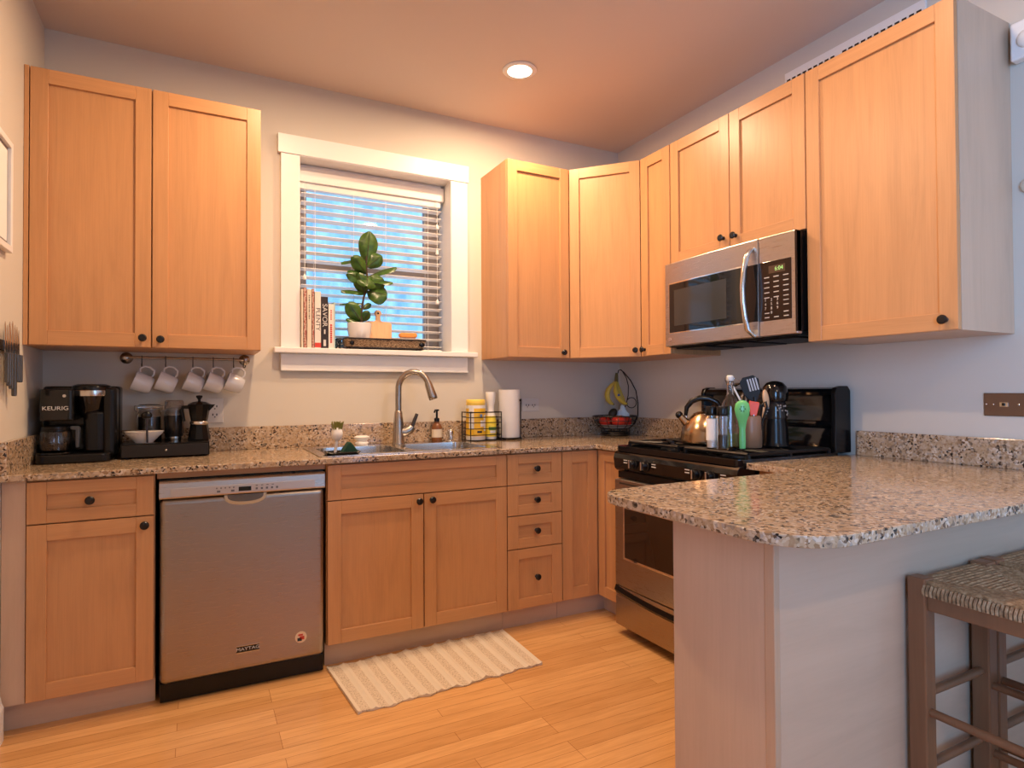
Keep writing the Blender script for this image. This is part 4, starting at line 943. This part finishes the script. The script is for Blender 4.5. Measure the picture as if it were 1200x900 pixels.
for base_, tip, w, fc in [
    (S(.040, .42), S(.052, .575, -.02), .098, (-.1, -1, .1)), (S(.036, .44), S(-.085, .425, -.01), .060, (0, -.35, 1)), (S(.042, .40), S(.11, .46, -.02), .075, (.3, -1, .3)),
    (S(.05, .35), S(.185, .42, 0), .060, (-.1, -.6, 1)), (S(.042, .36), S(-.03, .43, -.05), .075, (-.3, -1, .3)), (S(.045, .33), S(.165, .335, -.02), .058, (.1, -.6, 1)),
    (S(.04, .32), S(-.055, .35, -.04), .070, (-.4, -1, .3)), (S(.040, .27), S(.13, .255, -.04), .115, (.25, -1, .35)), (S(.035, .26), S(-.085, .27, -.02), .060, (-.2, -.6, 1)),
    (S(.03, .24), S(-.01, .34, -.04), .075, (-.3, -1, .1)), (S(.045, .28), S(.115, .33, -.03), .085, (.3, -1, .2)), (S(.02, .20), S(-.09, .20, 0), .030, (0, -.4, 1)),
    (S(.014, .10), S(-.055, .185, -.03), .080, (-.2, -1, .2)), (S(.016, .10), S(.045, .15, -.02), .050, (.3, -1, .2)), (S(.012, .09), S(-.06, .115, -.01), .040, (0, -.8, .6)),
    (S(.02, .17), S(.06, .20, .0), .030, (.3, -1, .3)), (S(.045, .36), S(.03, .30, -.05), .10, (.1, -1, .3))]: leaf(base_, tip, w, fc)
lf.build('foliage', [leaf_m, stem_m], t)
t = thing('cutting_board', 'small paddle-shaped wooden cutting board leaning behind the fig pot', 'cutting board', (1.49, .04, TZ))
M = Matrix.Translation((1.487, .046, TZ+.001)) @ Matrix.Rotation(-.08, 4, 'X')
pb = [(-.075, 0), (.075, 0), (.077, .098), (.070, .108), (.022, .112), (.014, .120), (.013, .142), (.020, .155), (.018, .168), (.008, .176), (-.008, .176), (-.018, .168), (-.020, .155), (-.013, .142), (-.014, .120), (-.022, .112), (-.070, .108), (-.077, .098)]
MB().prism(pb, -.006, .006, 'y', 0, M).build('board', light_wood, t, .003)
MB().cyl((0, 0, 0), .006, .0016, 14, 0, M @ frame((0, -.0052, .158), (1, 0, 0), (0, 0, 1), (0, -1, 0))).build('hanging_hole', soil_m, t)
t = thing('wooden_brush', 'small orange wooden vegetable brush on the woven tray', 'brush', (1.64, .0, TZ))
MB().prism(rrect(-.050, .050, .024, .050, .012), -.018, .018, 'y', 0, Matrix.Translation((1.64, -.004, TZ))).build('back', orange_w, t, .005, 3)
bs = MB()
for i in range(16):
    for j in range(4): x = 1.64-.040+i*.0053; y = -.015+j*.0072; bs.tube([(x, y, TZ+.0005), (x, y, TZ+.026)], .0019, 5)
bs.build('bristles', plastic_w, t)

# ------------------------------------------------------------------ wire caddy, towel, fruit
cx0, cx1, cy0, cy1 = 1.945, 2.135, -.175, -.050
t = thing('wire_caddy', 'black wire caddy on the counter holding cleaning bottles', 'caddy', ((cx0+cx1)/2, -.11, ZC))
w_ = MB()
for z in (.003, .035, .070, .104, .134, .162): w_.tube([(x, y, ZC+z) for x, y in rrect(cx0, cx1, cy0, cy1, .008, 2)], .0024 if z < .16 else .0034, 6, 0, True)
for x in (cx0, cx1):
    for y in (cy0, cy1): w_.tube([(x, y, ZC+.002), (x, y, ZC+.165)], .003, 6)
for i in range(1, 8): x = cx0+(cx1-cx0)*i/8; w_.tube([(x, cy0, ZC+.004), (x, cy1, ZC+.004)], .002, 5)
w_.build('wire_frame', wire_m, t)
CZ = ZC+.0065
t = thing('wipes_canister', 'yellow and white cleaning wipes canister in the wire caddy', 'canister', (2.0, -.112, CZ)); c = (2.003, -.112, CZ)
MB().lathe([(0, 0), (.053, 0), (.055, .004), (.055, .195), (0, .195)], 36, 0, None, c).build('body', plastic_w, t)
MB().lathe([(.0556, .022), (.0556, .178)], 36, 0, None, c).build('label', yellow, t)
MB().lathe([(0, .195), (.052, .195), (.0545, .200), (.0545, .222), (.050, .228), (0, .229)], 36, 0, None, c).build('lid', mat('yellow_lid', (.86, .60, .10), .35), t)
lb = MB()
def onc(a0, a1, z0, z1, mi, rad=.0561):
    n_ = 6; vs = []
    for z in (z0, z1):
        for i in range(n_+1): a = math.radians(a0+(a1-a0)*i/n_); vs.append((c[0]+rad*math.cos(a), c[1]+rad*math.sin(a), CZ+z))
    lb.add(vs, [(i, i+1, n_+2+i, n_+1+i) for i in range(n_)], mi, True)
onc(205, 236, .06, .178, 0); onc(208, 226, .150, .160, 2); onc(275, 310, .075, .11, 0); onc(272, 288, .125, .145, 3); onc(300, 330, .05, .14, 0); onc(255, 285, .040, .052, 2)
lb.build('label_print', [plastic_w, yellow, ink_k, mat('blue_print', (.15, .28, .55), .5)], t)
t = thing('dish_soap_bottle', 'slim white bottle with yellow label beside the wipes canister', 'bottle', (2.097, -.112, CZ)); c = (2.097, -.112, CZ)
MB().lathe([(0, 0), (.030, 0), (.032, .006), (.032, .10), (.027, .135), (.019, .165), (.0195, .19), (.027, .225), (.029, .262), (.028, .27), (0, .27)], 28, 0, None, c).build('body', plastic_w, t)
MB().lathe([(.0325, .015), (.0325, .10), (.0280, .133)], 28, 0, None, c).build('label', mat('lemon_label', (.82, .66, .06), .4), t)
lb = MB(); onc(225, 320, .052, .070, 0, .0332); onc(240, 300, .035, .05, 1, .0332); lb.build('label_print', [mat('leaf_print', (.10, .25, .05), .5), plastic_w], t)
rx, ry = 2.222, -.105
t = thing('paper_towel_holder', 'dark wire paper towel holder with a curled side arm', 'towel holder', (rx, ry, ZC))
h_ = MB().tube([(rx+.072*math.cos(2*PI*i/32), ry+.072*math.sin(2*PI*i/32), ZC+.008) for i in range(32)], .0032, 6, 0, True).tube([(rx-.072, ry, ZC+.008), (rx+.072, ry, ZC+.008)], .003, 6).tube([(rx, ry, ZC+.008), (rx, ry, ZC+.286)], .004, 8)
h_.tube([(rx+.045, ry-.056, ZC+.008), (rx+.045, ry-.058, ZC+.20), (rx+.043, ry-.062, ZC+.235), (rx+.033, ry-.068, ZC+.232), (rx+.036, ry-.066, ZC+.222)], .003, 6).tube([(rx+.072, ry, ZC+.008), (rx+.072, ry, ZC+.20), (rx+.060, ry-.035, ZC+.232), (rx+.043, ry-.062, ZC+.235)], .003, 6)
for a in (0, 90, 180, 270): h_.ball((rx+.072*math.cos(math.radians(a-45)), ry+.072*math.sin(math.radians(a-45)), ZC+.006), .006, 0, None, (1, 1, 1), 10)
h_.build('wire_frame', wire_m, t)
t = MB().lathe([(.020, ZC+.012), (.061, ZC+.012), (.0625, ZC+.016), (.0625, ZC+.286), (.061, ZC+.289), (.020, ZC+.289), (.020, ZC+.012)], 40, 0, None, (rx, ry, 0)).build('paper_towel_roll', paper)
tag(t, 'thick white paper towel roll upright on its wire holder', 'paper towel')

bx_, by_ = 2.925, -.19
t = thing('fruit_basket', 'dark wire fruit basket with a tall banana hook in the corner', 'fruit basket', (bx_, by_, ZC))
w_ = MB()
def ring(r_, z, th_=.003): w_.tube([(bx_+r_*math.cos(2*PI*i/40), by_+r_*math.sin(2*PI*i/40), ZC+z) for i in range(40)], th_, 6, 0, True)
ring(.140, .122, .0036); ring(.130, .095, .0025); ring(.112, .066, .0025); ring(.085, .046, .003); ring(.088, .008, .005); ring(.085, .020, .003)
for i in range(12):
    a = 2*PI*i/12; w_.tube([(bx_+r_*math.cos(a), by_+r_*math.sin(a), ZC+z) for r_, z in ((.140, .122), (.131, .095), (.113, .066), (.085, .046), (.03, .044))], .0022, 5)
for i in range(10):
    a = 2*PI*i/10; w_.tube([(bx_+.086*math.cos(a), by_+.086*math.sin(a), ZC+.008), (bx_+.086*math.cos(a), by_+.086*math.sin(a), ZC+.046)], .0022, 5)
w_.build('wire_bowl', wire_m, t)
MB().lathe([(0, .046), (.080, .046), (.110, .070), (.107, .071), (.079, .050), (0, .050)], 32, 0, None, (bx_, by_, ZC)).build('liner_dish', mat('grey_dish', (.38, .38, .38), .4), t)
hkx = .69; vxx = Vector((.80, -.60, 0))*1.0
def bp_(a, z): return (bx_+vxx.x*a, by_+vxx.y*a, ZC+z)
h_ = MB().tube([bp_(.128, .095), bp_(.138, .125), bp_(.140, .20), bp_(.128, .28), (bp_(.095, .345)), bp_(.055, .395), bp_(.035, .412), bp_(.022, .408), bp_(.018, .39)], .0036, 8)
h_.tube([bp_(.045, .404), bp_(.070, .36), bp_(.082, .31), bp_(.080, .25), bp_(.066, .19), bp_(.054, .165)], .003, 8)
h_.tube([bp_(.100+.030*math.cos(2*PI*i/20), .205+.032*math.sin(2*PI*i/20)) for i in range(20)], .003, 6, 0, True)
h_.build('hook_stand', wire_m, t)
t = thing('banana_bunch', 'bunch of ripe bananas hanging from the fruit basket hook', 'bananas', bp_(.0, .39))
def banana(pts, nrm):
    m_ = MB().tube(pts, [.008, .012, .0155, .0165, .016, .012, .006], 8); m_.tube([pts[0], (Vector(pts[0])+Vector(nrm)*.022)], .006, 7, 1); m_.ball(pts[-1], .0065, 1, None, (1, 1, 1), 8); m_.build('banana', [banana_m, banana_t], t)
def bq(a, n, z): return tuple(Vector(bp_(a, z))+Vector((-.60, -.80, 0))*n)
def bz(a, n, z): return bq(a*.92, n, .335+(z-.335)*.74 if z < .335 else z)
banana([bz(.002, .0, .335), bz(-.022, .0, .31), bz(-.046, .002, .27), bz(-.054, .004, .225), bz(-.047, .004, .185), bz(-.028, .004, .155), bz(-.012, .004, .147)], (.15, 0, 1))
banana([bz(.010, .012, .335), bz(.004, .022, .305), bz(.004, .030, .262), bz(.018, .034, .215), bz(.040, .034, .178), bz(.062, .03, .155), bz(.078, .028, .150)], (-.05, -.1, 1))
banana([bz(.014, -.008, .335), bz(.018, -.020, .30), bz(.026, -.030, .262), bz(.036, -.034, .225), bz(.046, -.034, .20), bz(.056, -.032, .18), bz(.062, -.030, .17)], (-.1, 0, 1))
st_ = MB().tube([bz(.008, .004, .335), bz(.010, .002, .37), bz(.012, 0, .392)], [.013, .011, .008], 8); st_.build('stem', banana_t, t)
sp_ = MB().ball(bz(.024, .047, .225), .010, 0, None, (1, .5, .8), 10); sp_.build('sticker', mat('blue_sticker', (.05, .09, .28), .4), t)
def tomato(lab, a, n, z, r_):
    p = bq(a, n, z); t_ = thing('tomato', lab, 'tomato', p, 0, 'red tomatoes in the fruit basket')
    MB().lathe([(0, -.80*r_), (.5*r_, -.76*r_), (.9*r_, -.4*r_), (r_, .05*r_), (.88*r_, .5*r_), (.5*r_, .78*r_), (.18*r_, .80*r_), (0, .72*r_)], 20, 0, None, p, True, 1, 1, lambda a_, z_: 1+.03*math.cos(5*a_)).build('flesh', red_m, t_)
    lm = MB()
    for k_ in range(5):
        a_ = 2*PI*k_/5; lm.tube([(p[0], p[1], p[2]+.76*r_), (p[0]+.4*r_*math.cos(a_), p[1]+.4*r_*math.sin(a_), p[2]+.83*r_)], [.003, .001], 5)
    lm.build('calyx', moss, t_)
tomato('red tomato at the window-wall side of the fruit basket, under the bananas', -.062, -.005, .087, .040)
tomato('big red tomato in the middle front of the fruit basket', .020, .042, .090, .043)
tomato('red tomato resting at the hook side of the fruit basket', .066, -.022, .086, .037)
tomato('small red tomato at the back of the fruit basket', .00, -.06, .081, .036)
o = MB().ball((0, 0, 0), .026, 0, Matrix.Translation(bq(-.015, .015, .140)) @ Matrix.Rotation(.7, 4, 'Y'), (1, 1, 1.3)).build('avocado', avocado_m); tag(o, 'dark avocado lying on top of the tomatoes', 'avocado')
pl = MB(); rows = []
for i in range(7):
    rows.append([Vector(bq(.045+.040*math.cos(2*PI*k_/14)*(1-.14*i)*(1+.22*math.sin(3*k_+i)), .0+.022*math.sin(2*PI*k_/14)*(1-.12*i), .122+.011*i+.005*math.sin(5*k_+2*i))) for k_ in range(14)])
pl.loft(rows, 0, False, True, True); o = pl.build('plastic_bag', blue_b); tag(o, 'crumpled pale blue plastic bag on top of the fruit', 'bag')

# ------------------------------------------------------------------ rug
rg = MB(); nx, ny = 96, 30; vs = []; fs = []
cor = [Vector((1.085, -.612, 0)), Vector((1.925, -.592, 0)), Vector((1.912, -1.002, 0)), Vector((1.117, -1.045, 0))]
for side in (0, 1):
    for i in range(nx+1):
        for j in range(ny+1):
            u_, v_ = i/nx, j/ny
            p = cor[0].lerp(cor[1], u_).lerp(cor[3].lerp(cor[2], u_), v_)
            edge = .006*math.sin(u_*31)+.004*math.sin(u_*67)
            if j in (0, ny): p.y += edge
            rib = .5+.5*math.cos(2*PI*u_*12)
            z = .006+.0065*rib**6+.0012*math.sin(v_*60)*(1-rib)+.003*max(0, math.sin(u_*20+1))*(1 if j == ny else 0)
            p.z = z if side == 0 else .0015
            vs.append(p)
n_ = (nx+1)*(ny+1)
for i in range(nx):
    for j in range(ny):
        a = i*(ny+1)+j; fs.append((a, a+1, a+ny+2, a+ny+1)); fs.append((n_+a, n_+a+ny+1, n_+a+ny+2, n_+a+1))
for i in range(nx):
    for j in (0, ny): a = i*(ny+1)+j; b_ = a+ny+1; fs.append((a, b_, n_+b_, n_+a))
for j in range(ny):
    for i in (0, nx): a = i*(ny+1)+j; fs.append((a, a+1, n_+a+1, n_+a))
rg.add(vs, fs, 0, True)
for q_, f_ in enumerate(rg.f):
    u_ = (min(f_) % n_)//(ny+1)+.5
    if .5+.5*math.cos(2*PI*u_/nx*12) > .62: rg.m[q_] = 1
o = rg.build('rug', [rug_m, rib_m]); tag(o, 'cream ribbed cotton rug on the wood floor before the sink cabinet', 'rug')

# ------------------------------------------------------------------ stools
def stool(label, x, y):
    w, dp, ht = .285, .330, .716          # origin at the leg nearest the free end, against the peninsula
    t = thing('bar_stool', label, 'stool', (0, 0, 0), 0, 'rush-seat stools at the peninsula')
    for lx in (0, w):
        for ly in (0, -dp):
            MB().box(lx-.021, lx+.021, ly-.021, ly+.021, 0, ht if ly == 0 or True else ht).build('leg', stool_wood, t, .004, 2, True)
    rl_ = MB()
    zr0, zr1 = .640, .682
    rl_.box(-.012, .012, -dp+.02, -.02, zr0, zr1).box(w-.012, w+.012, -dp+.02, -.02, zr0, zr1).box(.02, w-.02, -.012, .012, zr0, zr1).box(.02, w-.02, -dp-.012, -dp+.012, zr0, zr1)
    rl_.build('seat_rail', stool_wood, t, .003, 2, True)
    for (a, b__) in (((0, -.015, .395), (0, -dp+.015, .395)), ((w, -.015, .395), (w, -dp+.015, .395)), ((.015, 0, .43), (w-.015, 0, .43)), ((.015, -dp, .43), (w-.015, -dp, .43)),
                    ((0, -.015, .22), (0, -dp+.015, .22)), ((w, -.015, .22), (w, -dp+.015, .22)), ((.015, 0, .255), (w-.015, 0, .255)), ((.015, -dp, .255), (w-.015, -dp, .255))):
        MB().tube([a, b__], .0105, 10).build('stretcher', stool_wood, t, local=True)
    se = MB(); x0, x1, y0, y1 = -.012, w+.012, -dp-.012, .012; cx, cy = w/2, -dp/2; nn = 17
    for i in range(nn):
        q = (i+.5)/nn; zz = .694+.010*math.sin(PI*(1-q)*.5)-.006*q; rad = .0085
        ax, bx2 = x0+(cx-x0)*q, x1+(cx-x1)*q; ay, by2 = y0+(cy-y0)*q, y1+(cy-y1)*q
        j = lambda: random.uniform(-.0012, .0012)
        for (p1, p2) in (((ax, ay), (bx2, ay)), ((ax, by2), (bx2, by2)), ((ax, ay), (ax, by2)), ((bx2, ay), (bx2, by2))):
            ins = .020 if i < 2 else 0
            d = Vector((p2[0]-p1[0], p2[1]-p1[1], 0)); L_ = d.length; d.normalize(); k1 = Vector((*p1, zz))+d*ins; k2 = Vector((*p2, zz))-d*ins
            if L_ < .03: continue
            nseg = 7; se.tube([k1.lerp(k2, s_/nseg)+Vector((j(), j(), j())) for s_ in range(nseg+1)], rad, 6, flat=.8)
    for (p1, p2, nrm) in (((x0, y0+.03), (x0, y1-.03), (-1, 0)), ((x1, y0+.03), (x1, y1-.03), (1, 0)), ((x0+.03, y0), (x1-.03, y0), (0, -1)), ((x0+.03, y1), (x1-.03, y1), (0, 1))):
        L_ = (Vector(p2)-Vector(p1)).length; kk = int(L_/.0082)
        for s_ in range(kk+1):
            bx_2 = Vector(p1).lerp(Vector(p2), s_/kk); nv = Vector(nrm)
            se.tube([(bx_2.x-nv.x*.014, bx_2.y-nv.y*.014, .703), (bx_2.x+nv.x*.006, bx_2.y+nv.y*.006, .700), (bx_2.x+nv.x*.011, bx_2.y+nv.y*.011, .690), (bx_2.x+nv.x*.009, bx_2.y+nv.y*.009, .678)], .0046, 5)
    se.box(x0+.01, x1-.01, y0+.01, y1-.01, .676, .692)
    se.build('rush_seat', rush_m, t, local=True)
    t.location = (x, y, 0); RX[t] = Matrix.Translation((x, y, 0)); return t
s1 = stool('woven rush bar stool nearest the free end of the peninsula', 2.163, -2.415)
dup(s1, (2.163+.340, -2.412, 0), 0, 'woven rush bar stool farther along the peninsula, beside the first stool')
